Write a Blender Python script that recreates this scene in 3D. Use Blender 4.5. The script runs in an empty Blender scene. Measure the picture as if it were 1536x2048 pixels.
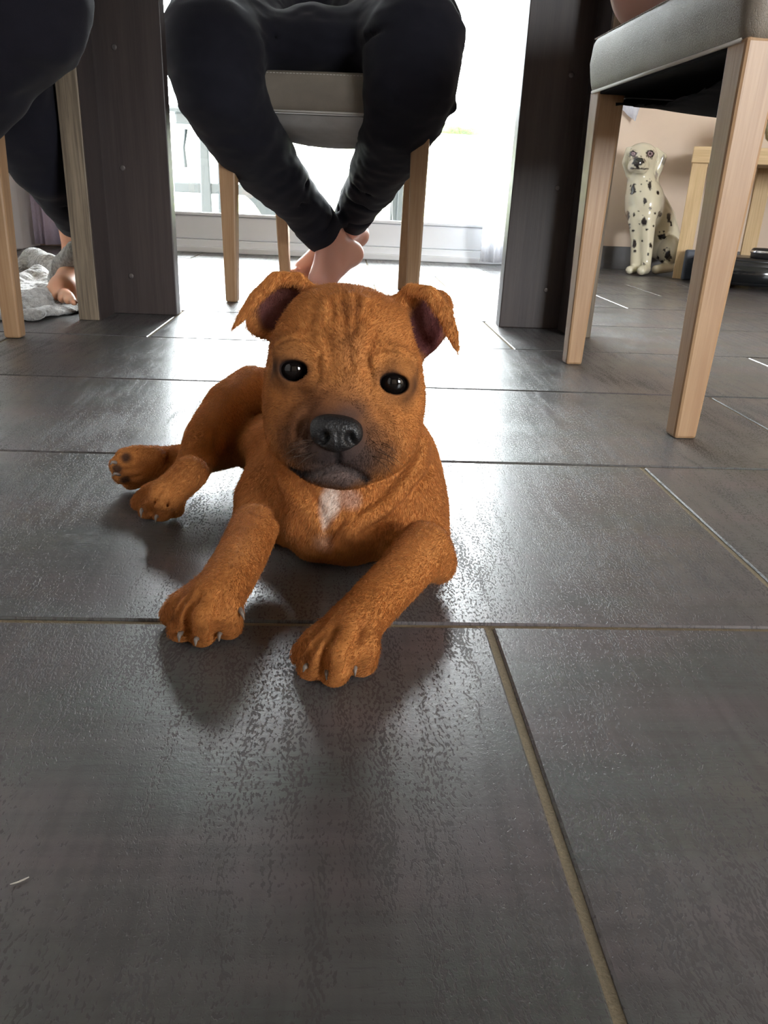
import bpy, bmesh, math, random
import numpy as np
from mathutils import Vector, Matrix

random.seed(4); RNG = np.random.default_rng(4)
scene = bpy.context.scene
COL = scene.collection

# ------------------------------------------------------------------ camera
F_PX, PITCH, ROLL, YAW, CAM_H = 1557.6, .387946, .0464057, .0664929, .23328
_cy, _sy, _cp, _sp = math.cos(YAW), math.sin(YAW), math.cos(PITCH), math.sin(PITCH)
_f = np.array([_sy*_cp, _cy*_cp, -_sp]); _r = np.array([_cy, -_sy, 0.0]); _u = np.cross(_r, _f)
_cr, _sr = math.cos(ROLL), math.sin(ROLL)
CAM_R = np.stack([_cr*_r+_sr*_u, -_sr*_r+_cr*_u, -_f], 1)
CAM_C = np.array([0, 0, CAM_H])
cam = bpy.data.objects.new('camera', bpy.data.cameras.new('camera'))
COL.objects.link(cam)
m4 = np.eye(4); m4[:3, :3] = CAM_R; m4[:3, 3] = CAM_C
cam.matrix_world = Matrix(m4.tolist())
cam.data.sensor_fit = 'VERTICAL'; cam.data.sensor_height = 36.0; cam.data.lens = F_PX*36/2048
cam.data.clip_start = .01; cam.data.clip_end = 200
scene.camera = cam

# ------------------------------------------------------------------ world, light, exposure
SKY_STRENGTH = 52.0
world = bpy.data.worlds.new('overcast_sky'); scene.world = world; world.use_nodes = True
_bg = world.node_tree.nodes['Background']
_bg.inputs[0].default_value = (.93, .97, 1.0, 1); _bg.inputs[1].default_value = SKY_STRENGTH
def portal(name, loc, rot, sx, sy):
    l = bpy.data.lights.new(name, 'AREA'); l.shape = 'RECTANGLE'; l.size = sx; l.size_y = sy
    l.cycles.is_portal = True
    o = bpy.data.objects.new(name, l); o.location = loc; o.rotation_euler = rot; COL.objects.link(o)
# daylight comes through the garden door ahead and an unseen window added behind the camera for fill
DOOR_X0, DOOR_X1, DOOR_Z1 = -.72, .80, 2.15
FILL_WIN_X0, FILL_WIN_X1, FILL_WIN_Z0, FILL_WIN_Z1, FILL_WIN_Y = 1.70, 3.05, .55, 1.85, -2.6
portal('garden_door_daylight', ((DOOR_X0+DOOR_X1)/2, 3.13, DOOR_Z1/2), (math.radians(-90), 0, 0), DOOR_X1-DOOR_X0, DOOR_Z1)
portal('rear_fill_portal', ((FILL_WIN_X0+FILL_WIN_X1)/2, FILL_WIN_Y-.02, (FILL_WIN_Z0+FILL_WIN_Z1)/2), (math.radians(90), 0, 0), FILL_WIN_X1-FILL_WIN_X0, FILL_WIN_Z1-FILL_WIN_Z0)
scene.view_settings.view_transform = 'Standard'; scene.view_settings.look = 'None'
scene.view_settings.gamma = 1.0; scene.view_settings.use_curve_mapping = False
scene.view_settings.exposure = 0.0
scene.cycles.max_bounces = 7; scene.cycles.diffuse_bounces = 4; scene.cycles.glossy_bounces = 4; scene.cycles.transparent_max_bounces = 10
scene.cycles.caustics_reflective = False; scene.cycles.caustics_refractive = False

# ------------------------------------------------------------------ helpers
def ray(px, py): return CAM_R @ np.array([(px-768)/F_PX, -(py-1024)/F_PX, -1.0])
def atY(px, py, Y): d = ray(px, py); return CAM_C + d*(Y/d[1])
def atZ(px, py, z): d = ray(px, py); return CAM_C + d*((z-CAM_H)/d[2])
def atD(px, py, dep): return CAM_C + ray(px, py)*dep
def depth(p): return float((np.asarray(p)-CAM_C) @ _f)
def proj(p):
    c = CAM_R.T @ (np.asarray(p)-CAM_C); return 768+F_PX*c[0]/-c[2], 1024-F_PX*c[1]/-c[2]
def pr(px, p): return px*depth(p)/F_PX           # a width seen as px pixels at point p, in metres

def tag(o, label=None, cat=None, group=None, kind=None):
    if label: o['label'] = label
    if cat: o['category'] = cat
    if group: o['group'] = group
    if kind: o['kind'] = kind
    return o
def empty(name, loc, rz=0.0):
    o = bpy.data.objects.new(name, None); o.location = loc; o.rotation_euler = (0, 0, rz)
    o.empty_display_size = .05; COL.objects.link(o); return o
def link(name, me, mat=None, parent=None, world_space=True):
    o = bpy.data.objects.new(name, me); COL.objects.link(o)
    if mat is not None and not me.materials: me.materials.append(mat)
    if parent is not None:
        o.parent = parent
        if world_space:
            t = Vector(parent.location); g = parent.parent
            while g is not None: t += Vector(g.location); g = g.parent
            o.location = -t
    return o
def mesh(name, v, f, smooth=False):
    me = bpy.data.meshes.new(name); me.from_pydata([tuple(map(float, p)) for p in v], [], [tuple(map(int, q)) for q in f])
    me.validate(); me.update()
    if smooth: me.shade_smooth()
    return me
def bm_mesh(name, bm, smooth=False):
    bmesh.ops.recalc_face_normals(bm, faces=bm.faces[:])
    me = bpy.data.meshes.new(name); bm.to_mesh(me); bm.free()
    if smooth: me.shade_smooth()
    return me
def frustum(name, lo, hi, bev=0.0, seg=2, smooth=False):
    """lo, hi: (x0,x1,y0,y1,z) rectangles of the bottom and the top"""
    bm = bmesh.new(); vs = []
    for x0, x1, y0, y1, z in (lo, hi):
        vs += [bm.verts.new(p) for p in ((x0, y0, z), (x1, y0, z), (x1, y1, z), (x0, y1, z))]
    for q in ((3, 2, 1, 0), (4, 5, 6, 7), (0, 1, 5, 4), (1, 2, 6, 5), (2, 3, 7, 6), (3, 0, 4, 7)):
        bm.faces.new([vs[i] for i in q])
    if bev: bmesh.ops.bevel(bm, geom=bm.edges[:], offset=bev, segments=seg, affect='EDGES', profile=.5)
    return bm_mesh(name, bm, smooth)
def box(name, x0, x1, y0, y1, z0, z1, bev=0.0, seg=2):
    return frustum(name, (x0, x1, y0, y1, z0), (x0, x1, y0, y1, z1), bev, seg)
def tube(name, pts, rad, n=8, closed=False):
    pts = [np.asarray(p, float) for p in pts]; rad = rad if hasattr(rad, '__len__') else [rad]*len(pts)
    v, f = [], []; ref = None
    for i, p in enumerate(pts):
        t = pts[min(i+1, len(pts)-1)]-pts[max(i-1, 0)]; t = t/np.linalg.norm(t)
        if ref is None: ref = np.cross(t, [0, 0, 1.0] if abs(t[2]) < .9 else [1.0, 0, 0])
        a = ref-t*(ref@t); a /= np.linalg.norm(a); ref = a; b = np.cross(t, a)
        for k in range(n):
            q = 2*math.pi*k/n; v.append(p+rad[i]*(a*math.cos(q)+b*math.sin(q)))
    for i in range(len(pts)-1):
        for k in range(n): f.append((i*n+k, i*n+(k+1) % n, (i+1)*n+(k+1) % n, (i+1)*n+k))
    f.append(tuple(range(n))[::-1]); f.append(tuple(range((len(pts)-1)*n, len(pts)*n)))
    return mesh(name, v, f, True)
def lathe(name, prof, c, n=48):
    v, f = [], []
    for r, z in prof:
        for k in range(n):
            q = 2*math.pi*k/n; v.append((c[0]+r*math.cos(q), c[1]+r*math.sin(q), c[2]+z))
    for i in range(len(prof)-1):
        for k in range(n): f.append((i*n+k, i*n+(k+1) % n, (i+1)*n+(k+1) % n, (i+1)*n+k))
    f.append(tuple(range(n))[::-1]); f.append(tuple(range((len(prof)-1)*n, len(prof)*n)))
    return mesh(name, v, f, True)
def extrude(name, outline, axis, a0, a1, bev=0.0):
    """closed 2-D outline pushed along an axis; outline in the two other axes in order"""
    bm = bmesh.new(); n = len(outline)
    def mk(p, a):
        q = list(p); q.insert(axis, a); return bm.verts.new(q)
    A = [mk(p, a0) for p in outline]; B = [mk(p, a1) for p in outline]
    bm.faces.new(A); bm.faces.new(B[::-1])
    for i in range(n): bm.faces.new((A[i], B[i], B[(i+1) % n], A[(i+1) % n]))
    if bev: bmesh.ops.bevel(bm, geom=bm.edges[:], offset=bev, segments=2, affect='EDGES')
    return bm_mesh(name, bm)

# ------------------------------------------------------------------ implicit surfaces (blended solids -> one continuous mesh)
class Field:
    def __init__(s, lo, hi, h):
        s.lo = np.array(lo, float); s.h = h
        s.n = np.ceil((np.array(hi)-s.lo)/h).astype(int)+1
        s.ax = [(s.lo[i]+h*np.arange(s.n[i])).astype(np.float32) for i in range(3)]
        s.D = np.full(s.n, .5, np.float32)
    def _win(s, a, b):
        i0 = np.clip(np.floor((a-s.lo)/s.h).astype(int), 0, s.n); i1 = np.clip(np.ceil((b-s.lo)/s.h).astype(int)+1, 0, s.n)
        sl = tuple(slice(int(p), int(q)) for p, q in zip(i0, i1))
        if any(q <= p for p, q in zip(i0, i1)): return None, None
        return sl, (s.ax[0][sl[0]][:, None, None], s.ax[1][sl[1]][None, :, None], s.ax[2][sl[2]][None, None, :])
    def _mix(s, sl, d, k, sub):
        D = s.D[sl]
        if sub: d = -d; a, b = -D, -d
        else: a, b = D, d
        if k > 0:
            h = np.maximum(k-np.abs(a-b), 0)/k; o = np.minimum(a, b)-h*h*k*.25
        else: o = np.minimum(a, b)
        s.D[sl] = -o if sub else o
    def cone(s, pts, rad, k=.01, sub=False, flat=None):
        """chain of tapered capsules; flat = (direction, factor) thins it along a direction"""
        pts = [np.asarray(p, float) for p in pts]
        if len(pts) == 1: pts = pts*2; rad = [rad[0]]*2
        P = np.array(pts); m = max(rad)+k*1.5+2*s.h
        sl, g = s._win(P.min(0)-m, P.max(0)+m)
        if sl is None: return
        best = None
        for i in range(len(pts)-1):
            a, b, ra, rb = pts[i], pts[i+1], rad[i], rad[i+1]
            ab = b-a; L = max(ab@ab, 1e-12)
            x, y, z = g[0]-a[0], g[1]-a[1], g[2]-a[2]
            t = np.clip((x*ab[0]+y*ab[1]+z*ab[2])/L, 0, 1)
            x = x-t*ab[0]; y = y-t*ab[1]; z = z-t*ab[2]
            if flat is not None:
                n, fa = flat; n = np.asarray(n)/np.linalg.norm(n); q = (x*n[0]+y*n[1]+z*n[2])*(1/fa-1)
                x = x+q*n[0]; y = y+q*n[1]; z = z+q*n[2]
            d = np.sqrt(x*x+y*y+z*z)-(ra+(rb-ra)*t)
            if flat is not None: d = d*(.5+.5*flat[1])
            best = d if best is None else np.minimum(best, d)
        s._mix(sl, best.astype(np.float32), k, sub)
    def ell(s, c, r, axes=None, k=.01, sub=False):
        c = np.asarray(c, float); r = np.asarray(r, float); A = np.eye(3) if axes is None else np.asarray(axes)
        ext = np.sqrt(((A*r[:, None])**2).sum(0))+k*1.5+2*s.h
        sl, g = s._win(c-ext, c+ext)
        if sl is None: return
        x, y, z = g[0]-c[0], g[1]-c[1], g[2]-c[2]
        q = [(x*A[i][0]+y*A[i][1]+z*A[i][2]) for i in range(3)]
        k0 = np.sqrt(sum((q[i]/r[i])**2 for i in range(3))); k1 = np.sqrt(sum((q[i]/r[i]**2)**2 for i in range(3)))
        s._mix(sl, (k0*(k0-1)/np.maximum(k1, 1e-6)).astype(np.float32), k, sub)
    def plane_cut(s, axis, v, above=False):
        sh = [1, 1, 1]; sh[axis] = -1; a = s.ax[axis].reshape(sh)
        s.D = np.maximum(s.D, (a-v) if above else (v-a))
    def sample(s, p):
        q = (np.asarray(p)-s.lo)/s.h; i = np.floor(q).astype(int)
        if (i < 0).any() or (i >= s.n-1).any(): return .5
        f = q-i; D = s.D[i[0]:i[0]+2, i[1]:i[1]+2, i[2]:i[2]+2]
        D = D[0]*(1-f[0])+D[1]*f[0]; D = D[0]*(1-f[1])+D[1]*f[1]; return float(D[0]*(1-f[2])+D[1]*f[2])
    def hit(s, px, py, d0=.1, d1=4.0):
        """first point of the surface met along a sight line"""
        d = ray(px, py); prev = None
        for t in np.arange(d0, d1, s.h*.5):
            v = s.sample(CAM_C+d*t)
            if v < 0: return CAM_C+d*(t-s.h*.25)
        return None
    def surface(s, relax=1):
        D = s.D; n = s.n; sg = D < 0
        c = np.zeros(n-1, np.int8)
        for i in (0, 1):
            for j in (0, 1):
                for k in (0, 1): c += sg[i:n[0]-1+i, j:n[1]-1+j, k:n[2]-1+k]
        act = (c > 0) & (c < 8); idx = np.argwhere(act); ids = np.full(n-1, -1, np.int64); ids[act] = np.arange(len(idx))
        acc = np.zeros((len(idx), 3)); cnt = np.zeros(len(idx))
        I, J, K = idx.T
        corners = [(i, j, k) for i in (0, 1) for j in (0, 1) for k in (0, 1)]
        for a in corners:
            for ax in range(3):
                if a[ax]: continue
                b = list(a); b[ax] = 1
                va = D[I+a[0], J+a[1], K+a[2]]; vb = D[I+b[0], J+b[1], K+b[2]]
                mm = (va < 0) != (vb < 0); t = np.where(mm, va/np.where(mm, va-vb, 1), 0)
                p = np.array(a, float)[None]+t[:, None]*np.eye(3)[ax][None]
                acc[mm] += p[mm]; cnt[mm] += 1
        V = s.lo+s.h*(idx+acc/cnt[:, None]); Fs = []
        for ax in range(3):
            u, w = (ax+1) % 3, (ax+2) % 3
            a = [slice(None)]*3; b = [slice(None)]*3; a[ax] = slice(0, n[ax]-1); b[ax] = slice(1, n[ax])
            A, B = sg[tuple(a)], sg[tuple(b)]; e = np.argwhere(A != B)
            e = e[(e[:, u] > 0) & (e[:, w] > 0) & (e[:, u] < n[u]-1) & (e[:, w] < n[w]-1)]
            ins = A[tuple(e.T)]
            def cell(du, dw):
                q = e.copy(); q[:, u] -= du; q[:, w] -= dw; return ids[tuple(q.T)]
            q = np.stack([cell(1, 1), cell(0, 1), cell(0, 0), cell(1, 0)], 1)
            q[~ins] = q[~ins][:, ::-1]; Fs.append(q)
        Fq = np.concatenate(Fs); Fq = Fq[(Fq >= 0).all(1)]
        for _ in range(relax):
            S = np.zeros_like(V); N = np.zeros(len(V))
            for a in range(4):
                i, j = Fq[:, a], Fq[:, (a+1) % 4]
                for x, y in ((i, j), (j, i)):
                    np.add.at(S, x, V[y]); np.add.at(N, x, 1)
            V = V*.5+.5*S/np.maximum(N, 1)[:, None]
        return V, Fq
def quad_mesh(name, V, Fq):
    me = bpy.data.meshes.new(name); me.vertices.add(len(V)); me.vertices.foreach_set('co', V.astype(np.float32).ravel())
    me.loops.add(4*len(Fq)); me.loops.foreach_set('vertex_index', Fq.astype(np.int32).ravel())
    me.polygons.add(len(Fq)); me.polygons.foreach_set('loop_start', np.arange(0, 4*len(Fq), 4, dtype=np.int32))
    me.polygons.foreach_set('loop_total', np.full(len(Fq), 4, np.int32))
    me.update(calc_edges=True); me.validate(); me.shade_smooth(); return me
def paint(me, rgb):
    at = me.color_attributes.new('Col', 'FLOAT_COLOR', 'POINT')
    at.data.foreach_set('color', np.concatenate([rgb, np.ones((len(rgb), 1))], 1).astype(np.float32).ravel())
def vnoise(p, s, seed=0):
    """cheap smooth 3-D noise in 0..1"""
    q = p*s+seed*17.3; i = np.floor(q).astype(np.int64); f = q-i; f = f*f*(3-2*f); o = 0
    def hsh(a):
        h = (a[:, 0]*374761393+a[:, 1]*668265263+a[:, 2]*2147483647+seed*974711) & 0xffffffff
        h = ((h ^ (h >> 13))*1274126177) & 0xffffffff; return ((h ^ (h >> 16)) & 0xffff)/65535.0
    for dx in (0, 1):
        for dy in (0, 1):
            for dz in (0, 1):
                w = (f[:, 0] if dx else 1-f[:, 0])*(f[:, 1] if dy else 1-f[:, 1])*(f[:, 2] if dz else 1-f[:, 2])
                o = o+w*hsh(i+np.array([dx, dy, dz]))
    return o

# ------------------------------------------------------------------ materials
class NT:
    def __init__(s, name):
        s.m = bpy.data.materials.new(name); s.m.use_nodes = True; s.t = s.m.node_tree; s.n = s.t.nodes; s.l = s.t.links
        s.b = s.n['Principled BSDF']
    def new(s, typ, **kw):
        x = s.n.new(typ)
        for k, v in kw.items():
            if k == 'inp':
                for a, b in v.items():
                    if hasattr(b, 'is_output'): s.l.new(b, x.inputs[a])
                    else: x.inputs[a].default_value = b
            else: setattr(x, k, v)
        return x
    def set(s, **kw):
        for k, v in kw.items():
            k = k.replace('_', ' ')
            if hasattr(v, 'is_output'): s.l.new(v, s.b.inputs[k])
            else: s.b.inputs[k].default_value = v
        return s
    def coord(s, kind='Object'): return s.new('ShaderNodeTexCoord').outputs[kind]
    def mapping(s, vec, scale, loc=(0, 0, 0), rot=(0, 0, 0)):
        return s.new('ShaderNodeMapping', inp={'Vector': vec, 'Scale': scale, 'Location': loc, 'Rotation': rot}).outputs[0]
    def noise(s, vec, scale=1.0, detail=3.0, rough=.55):
        return s.new('ShaderNodeTexNoise', inp={'Vector': vec, 'Scale': scale, 'Detail': detail, 'Roughness': rough}).outputs[0]
    def math(s, op, a, b=0.0, c=0.0, clamp=False):
        return s.new('ShaderNodeMath', operation=op, use_clamp=clamp, inp={0: a, 1: b, 2: c}).outputs[0]
    def ramp(s, v, a, b, lo=0.0, hi=1.0):
        return s.new('ShaderNodeMapRange', interpolation_type='SMOOTHSTEP', inp={0: v, 1: a, 2: b, 3: lo, 4: hi}).outputs[0]
    def mix(s, f, a, b):
        x = s.new('ShaderNodeMix', data_type='RGBA')
        for i, v in ((0, f), (6, a), (7, b)):
            if hasattr(v, 'is_output'): s.l.new(v, x.inputs[i])
            else: x.inputs[i].default_value = (*v, 1) if (i and len(v) == 3) else v
        return x.outputs[2]
    def bump(s, h, dist=.001, strength=1.0):
        o = s.new('ShaderNodeBump', inp={'Height': h, 'Distance': dist, 'Strength': strength}).outputs[0]
        s.l.new(o, s.b.inputs['Normal']); return s
def plain(name, col, rough=.5, spec=.5, metal=0.0, var=.12, nscale=60.0, bump=.0004, coat=0.0):
    t = NT(name); c = t.coord(); n = t.noise(c, nscale, 4)
    t.set(Base_Color=t.mix(n, [x*(1-var) for x in col], [min(1, x*(1+var)) for x in col]), Roughness=rough, Metallic=metal)
    t.b.inputs['Specular IOR Level'].default_value = spec; t.b.inputs['Coat Weight'].default_value = coat
    if bump: t.bump(n, bump, .5)
    return t.m
def wood(name, c1, c2, axis=2, fine=260.0, rough=.5, spec=.4, world_coord=False):
    t = NT(name); c = t.coord()
    sc = [fine, fine, fine]; sc[axis] = fine*.035
    sc2 = [fine*.22]*3; sc2[axis] = fine*.012
    a = t.noise(t.mapping(c, sc), 1, 3, .6); b = t.noise(t.mapping(c, sc2), 1, 2, .5)
    f = t.math('ADD', t.math('MULTIPLY', a, .55), t.math('MULTIPLY', b, .45))
    t.set(Base_Color=t.mix(t.ramp(f, .32, .68), c1, c2), Roughness=rough); t.b.inputs['Specular IOR Level'].default_value = spec
    t.bump(a, .0003, .6); return t.m
def fabric(name, col, weave=1400.0, rough=.9, sheen=.3, var=.2):
    t = NT(name); c = t.coord(); n = t.noise(c, weave, 2); big = t.noise(c, 30, 3)
    t.set(Base_Color=t.mix(big, [x*(1-var) for x in col], [min(1, x*(1+var)) for x in col]), Roughness=rough)
    t.b.inputs['Specular IOR Level'].default_value = .15; t.b.inputs['Sheen Weight'].default_value = sheen; t.b.inputs['Sheen Roughness'].default_value = .5
    t.bump(n, .0006, .5); return t.m
def attr_mat(name, rough=.6, spec=.3, coat=0.0, sss=0.0, nscale=500.0, bump=.0003):
    t = NT(name); a = t.new('ShaderNodeAttribute', attribute_name='Col').outputs['Color']
    c = t.coord(); n = t.noise(c, nscale, 3)
    t.set(Base_Color=a, Roughness=rough); t.b.inputs['Specular IOR Level'].default_value = spec; t.b.inputs['Coat Weight'].default_value = coat
    if sss:
        t.b.inputs['Subsurface Weight'].default_value = sss; t.b.inputs['Subsurface Scale'].default_value = .006
    if bump: t.bump(n, bump, .6)
    return t.m
M = {}

# ================================================================== the room
M['plaster_beige'] = plain('plaster_beige', (.62, .50, .40), .9, .2, var=.03, nscale=40)
M['plaster_white'] = plain('plaster_white', (.80, .77, .76), .85, .2, var=.02, nscale=40)
M['ceiling_paint'] = plain('ceiling_paint', (.52, .50, .47), .9, .2, var=.02, nscale=40)
M['white_lacquer'] = plain('white_lacquer', (.82, .80, .79), .35, .5, var=.02, nscale=20, bump=.0001)
M['upvc'] = plain('white_upvc', (.80, .82, .85), .35, .5, var=.02, nscale=30, bump=0)
M['slate_skirting'] = plain('slate_skirting', (.075, .07, .07), .45, .5, var=.25, nscale=30)
M['grout'] = plain('sandy_grout', (.25, .205, .14), .95, .15, var=.35, nscale=900, bump=.0012)

def tile_material():
    t = NT('slate_grey_tile'); c = t.coord()
    rnd = t.new('ShaderNodeObjectInfo').outputs['Random']
    off = t.new('ShaderNodeCombineXYZ', inp={0: t.math('MULTIPLY', rnd, 37.0), 1: t.math('MULTIPLY', rnd, 91.0), 2: 0.0}).outputs[0]
    p = t.new('ShaderNodeVectorMath', operation='ADD', inp={0: c, 1: off}).outputs[0]
    # worn flecks of the matt glaze, drawn out along the short side; a weaker crosswise grain
    wob = t.noise(t.mapping(p, (30, 30, 30)), 1, 2)
    pw = t.new('ShaderNodeVectorMath', operation='ADD', inp={0: p, 1: t.new('ShaderNodeCombineXYZ', inp={0: t.math('MULTIPLY', wob, .012), 1: 0.0, 2: 0.0}).outputs[0]}).outputs[0]
    fl = t.noise(t.mapping(pw, (800, 310, 1)), 1, 2.0, .5)
    fl2 = t.noise(t.mapping(p, (70, 900, 1)), 1, 2, .5)
    streak = t.noise(t.mapping(pw, (120, 9, 1)), 1, 3, .6)
    cloud = t.noise(t.mapping(p, (9, 7, 1)), 1, 2, .5)
    cloud2 = t.noise(t.mapping(p, (5, 16, 1), (3, 7, 0)), 1, 2, .5)
    dens = t.math('ADD', t.math('MULTIPLY', streak, .62), t.math('MULTIPLY', cloud, .40))
    v = t.math('ADD', fl, dens)                         # about .89 on average
    fleck = t.ramp(v, 1.06, 1.12)
    cross = t.math('MULTIPLY', t.ramp(t.math('ADD', fl2, t.math('MULTIPLY', cloud2, .9)), 1.08, 1.15), .45)
    mask = t.math('MAXIMUM', fleck, cross)
    tint = t.mix(t.ramp(cloud2, .36, .64), (.128, .108, .112), (.094, .106, .100))
    tint = t.mix(t.math('MULTIPLY', t.ramp(t.noise(t.mapping(p, (4, 13, 1), (11, 5, 0)), 1, 2), .55, .72), .7), tint, (.120, .108, .086))
    tint = t.mix(t.math('MULTIPLY', streak, .55), tint, (.085, .080, .080))
    plaid = t.math('ADD', t.noise(t.mapping(p, (160, 7, 1), (5, 2, 0)), 1, 2), t.noise(t.mapping(p, (6, 150, 1), (1, 8, 0)), 1, 2))
    tint = t.mix(t.ramp(plaid, .85, 1.25, 0.0, .6), tint, (.066, .062, .062))
    base = t.mix(mask, tint, (.056, .049, .049))
    fine = t.noise(p, 1500, 2); med = t.noise(p, 420, 2)
    rough = t.math('ADD', t.math('MULTIPLY', mask, .28), t.math('ADD', .255, t.math('MULTIPLY', cloud, .08)))
    t.set(Base_Color=base, Roughness=rough, IOR=1.58); t.b.inputs['Specular IOR Level'].default_value = .5
    h = t.math('ADD', t.math('MULTIPLY', fleck, -.20), t.math('ADD', t.math('MULTIPLY', fine, .25), t.math('MULTIPLY', med, .35)))
    t.bump(h, .00035, .8)
    return t.m
M['tile'] = tile_material()

TY0, TX0, TP, TW, TOFF = .0931818, .0911882, .303, .606, .202
ROOM_X0, ROOM_X1, ROOM_Y0, ROOM_Y1, ROOM_Z1 = -1.12, 3.4, FILL_WIN_Y, 3.12, 2.5
floor = link('floor', box('floor', ROOM_X0-.1, ROOM_X1+.1, ROOM_Y0-.1, 3.3, -.06, -.0016), M['grout'])
tag(floor, 'dark slate-grey tiled floor with sandy grout lines', kind='structure')
J = .0046
tile_me = frustum('tile', (-TW/2+J/2, TW/2-J/2, -TP/2+J/2, TP/2-J/2, -.010), (-TW/2+J/2, TW/2-J/2, -TP/2+J/2, TP/2-J/2, 0.0), .0011, 1)
tile_me.materials.append(M['tile'])
for k in range(-3, 11):
    y0 = TY0+k*TP; yc = y0+TP/2
    if y0 > 3.12: continue
    for j in range(-5, 8):
        x0 = TX0+k*TOFF+j*TW-(TW*2 if k > 4 else 0)
        if x0+TW < ROOM_X0-.02 or x0 > 2.6: continue
        if k < -1 and not (-1.2 < x0 < 1.2): continue
        if proj((x0+TW/2, max(yc, .3), 0))[0] > 2600 and yc > .5: continue
        o = bpy.data.objects.new('tile', tile_me); COL.objects.link(o); o.parent = floor
        o.location = (x0+TW/2, yc, random.uniform(-.0003, .0003))
        o.rotation_euler = (random.uniform(-.0006, .0006), random.uniform(-.0006, .0006), 0)

def wall(name, label, me, mat): return tag(link(name, me, mat), label, kind='structure')
# far wall with the door opening, built of one piece
def wall_with_hole(name, axis_y0, axis_y1, x0, x1, z1, hx0, hx1, hz0, hz1):
    bm = bmesh.new()
    xs = [x0, hx0, hx1, x1]; zs = [-.02, hz0, hz1, z1] if hz0 > 0 else [-.02, -.001, hz1, z1]
    for i in range(3):
        for k in range(3):
            if i == 1 and k == 1: continue
            if hz0 <= 0 and i == 1 and k == 0: continue
            bmesh.ops.create_cube(bm, size=1, matrix=Matrix.Translation(((xs[i]+xs[i+1])/2, (axis_y0+axis_y1)/2, (zs[k]+zs[k+1])/2)) @ Matrix.Diagonal((xs[i+1]-xs[i], axis_y1-axis_y0, zs[k+1]-zs[k], 1)))
    bmesh.ops.remove_doubles(bm, verts=bm.verts[:], dist=1e-5)
    return bm_mesh(name, bm)
wall('wall_back', 'beige plaster wall around the garden door', wall_with_hole('wall_back', 3.12, 3.30, ROOM_X0-.1, ROOM_X1+.1, ROOM_Z1, DOOR_X0, DOOR_X1, 0, DOOR_Z1), M['plaster_beige'])
wall('wall_front', 'beige plaster wall with an added fill window behind the viewer', wall_with_hole('wall_front', FILL_WIN_Y-.2, FILL_WIN_Y, ROOM_X0-.1, ROOM_X1+.1, ROOM_Z1, FILL_WIN_X0, FILL_WIN_X1, FILL_WIN_Z0, FILL_WIN_Z1), M['plaster_beige'])
wall('wall_left', 'white wall beside the lilac curtain', box('wall_left', ROOM_X0-.1, ROOM_X0, ROOM_Y0-.2, 3.12, -.02, ROOM_Z1), M['plaster_white'])
wall('wall_right', 'beige plaster wall far to the side', box('wall_right', ROOM_X1, ROOM_X1+.1, ROOM_Y0-.2, 3.12, -.02, ROOM_Z1), M['plaster_beige'])
wall('ceiling', 'plain white ceiling', box('ceiling', ROOM_X0-.1, ROOM_X1+.1, ROOM_Y0-.2, 3.3, ROOM_Z1, ROOM_Z1+.1), M['ceiling_paint'])
wall('baseboard_back', 'dark slate skirting along the beige wall', box('baseboard_back', DOOR_X1+.09, ROOM_X1, 3.106, 3.12, -.001, .083, .002), M['slate_skirting'])
# panelled white cladding low on the side wall: panels and a rail
clad = link('trim_1', box('trim_1', ROOM_X0, ROOM_X0+.012, 2.1, 2.92, 0.0, .92, .002), M['white_lacquer']); tag(clad, 'white panelled cladding low on the side wall', kind='structure')
for z0, z1 in ((.0, .235), (.245, .57), (.58, .91)):
    link('panel', box('panel', ROOM_X0+.012, ROOM_X0+.022, 2.12, 2.90, z0+.004, z1, .003), M['white_lacquer'], clad, False)

# ---- garden door: frame, sash rails, panes
gl = NT('window_glass'); gl.n.remove(gl.b)
_tr = gl.new('ShaderNodeBsdfTransparent', inp={'Color': (.97, .985, .98, 1)}); _gs = gl.new('ShaderNodeBsdfGlossy', inp={'Roughness': .0})
_fr = gl.new('ShaderNodeFresnel', inp={'IOR': 1.45}); _mx = gl.new('ShaderNodeMixShader', inp={0: _fr.outputs[0], 1: _tr.outputs[0], 2: _gs.outputs[0]})
gl.l.new(_mx.outputs[0], gl.n['Material Output'].inputs[0]); M['glass'] = gl.m
door = link('door_1', box('door_1', DOOR_X0, DOOR_X1, 3.10, 3.20, -.001, .045, .004), M['upvc']); tag(door, 'white glazed garden door with a low sill', kind='structure')
link('sill_step', box('sill_step', DOOR_X0-.02, DOOR_X1+.02, 3.075, 3.12, 0, .022, .004), M['upvc'], door, False)
for x0, x1 in ((DOOR_X0, DOOR_X0+.06), (DOOR_X1-.06, DOOR_X1)):
    link('jamb', box('jamb', x0, x1, 3.11, 3.19, .04, DOOR_Z1, .004), M['upvc'], door, False)
link('head_rail', box('head_rail', DOOR_X0, DOOR_X1, 3.11, 3.19, DOOR_Z1-.06, DOOR_Z1, .004), M['upvc'], door, False)
link('bottom_rail', box('bottom_rail', DOOR_X0+.06, DOOR_X1-.06, 3.12, 3.175, .045, .128, .006), M['upvc'], door, False)
link('glazing_bead', box('glazing_bead', DOOR_X0+.06, DOOR_X1-.06, 3.112, 3.14, .128, .140, .004), M['upvc'], door, False)
link('pane', box('pane', DOOR_X0+.06, DOOR_X1-.06, 3.148, 3.152, .13, DOOR_Z1-.06), M['glass'], door, False)
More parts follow.
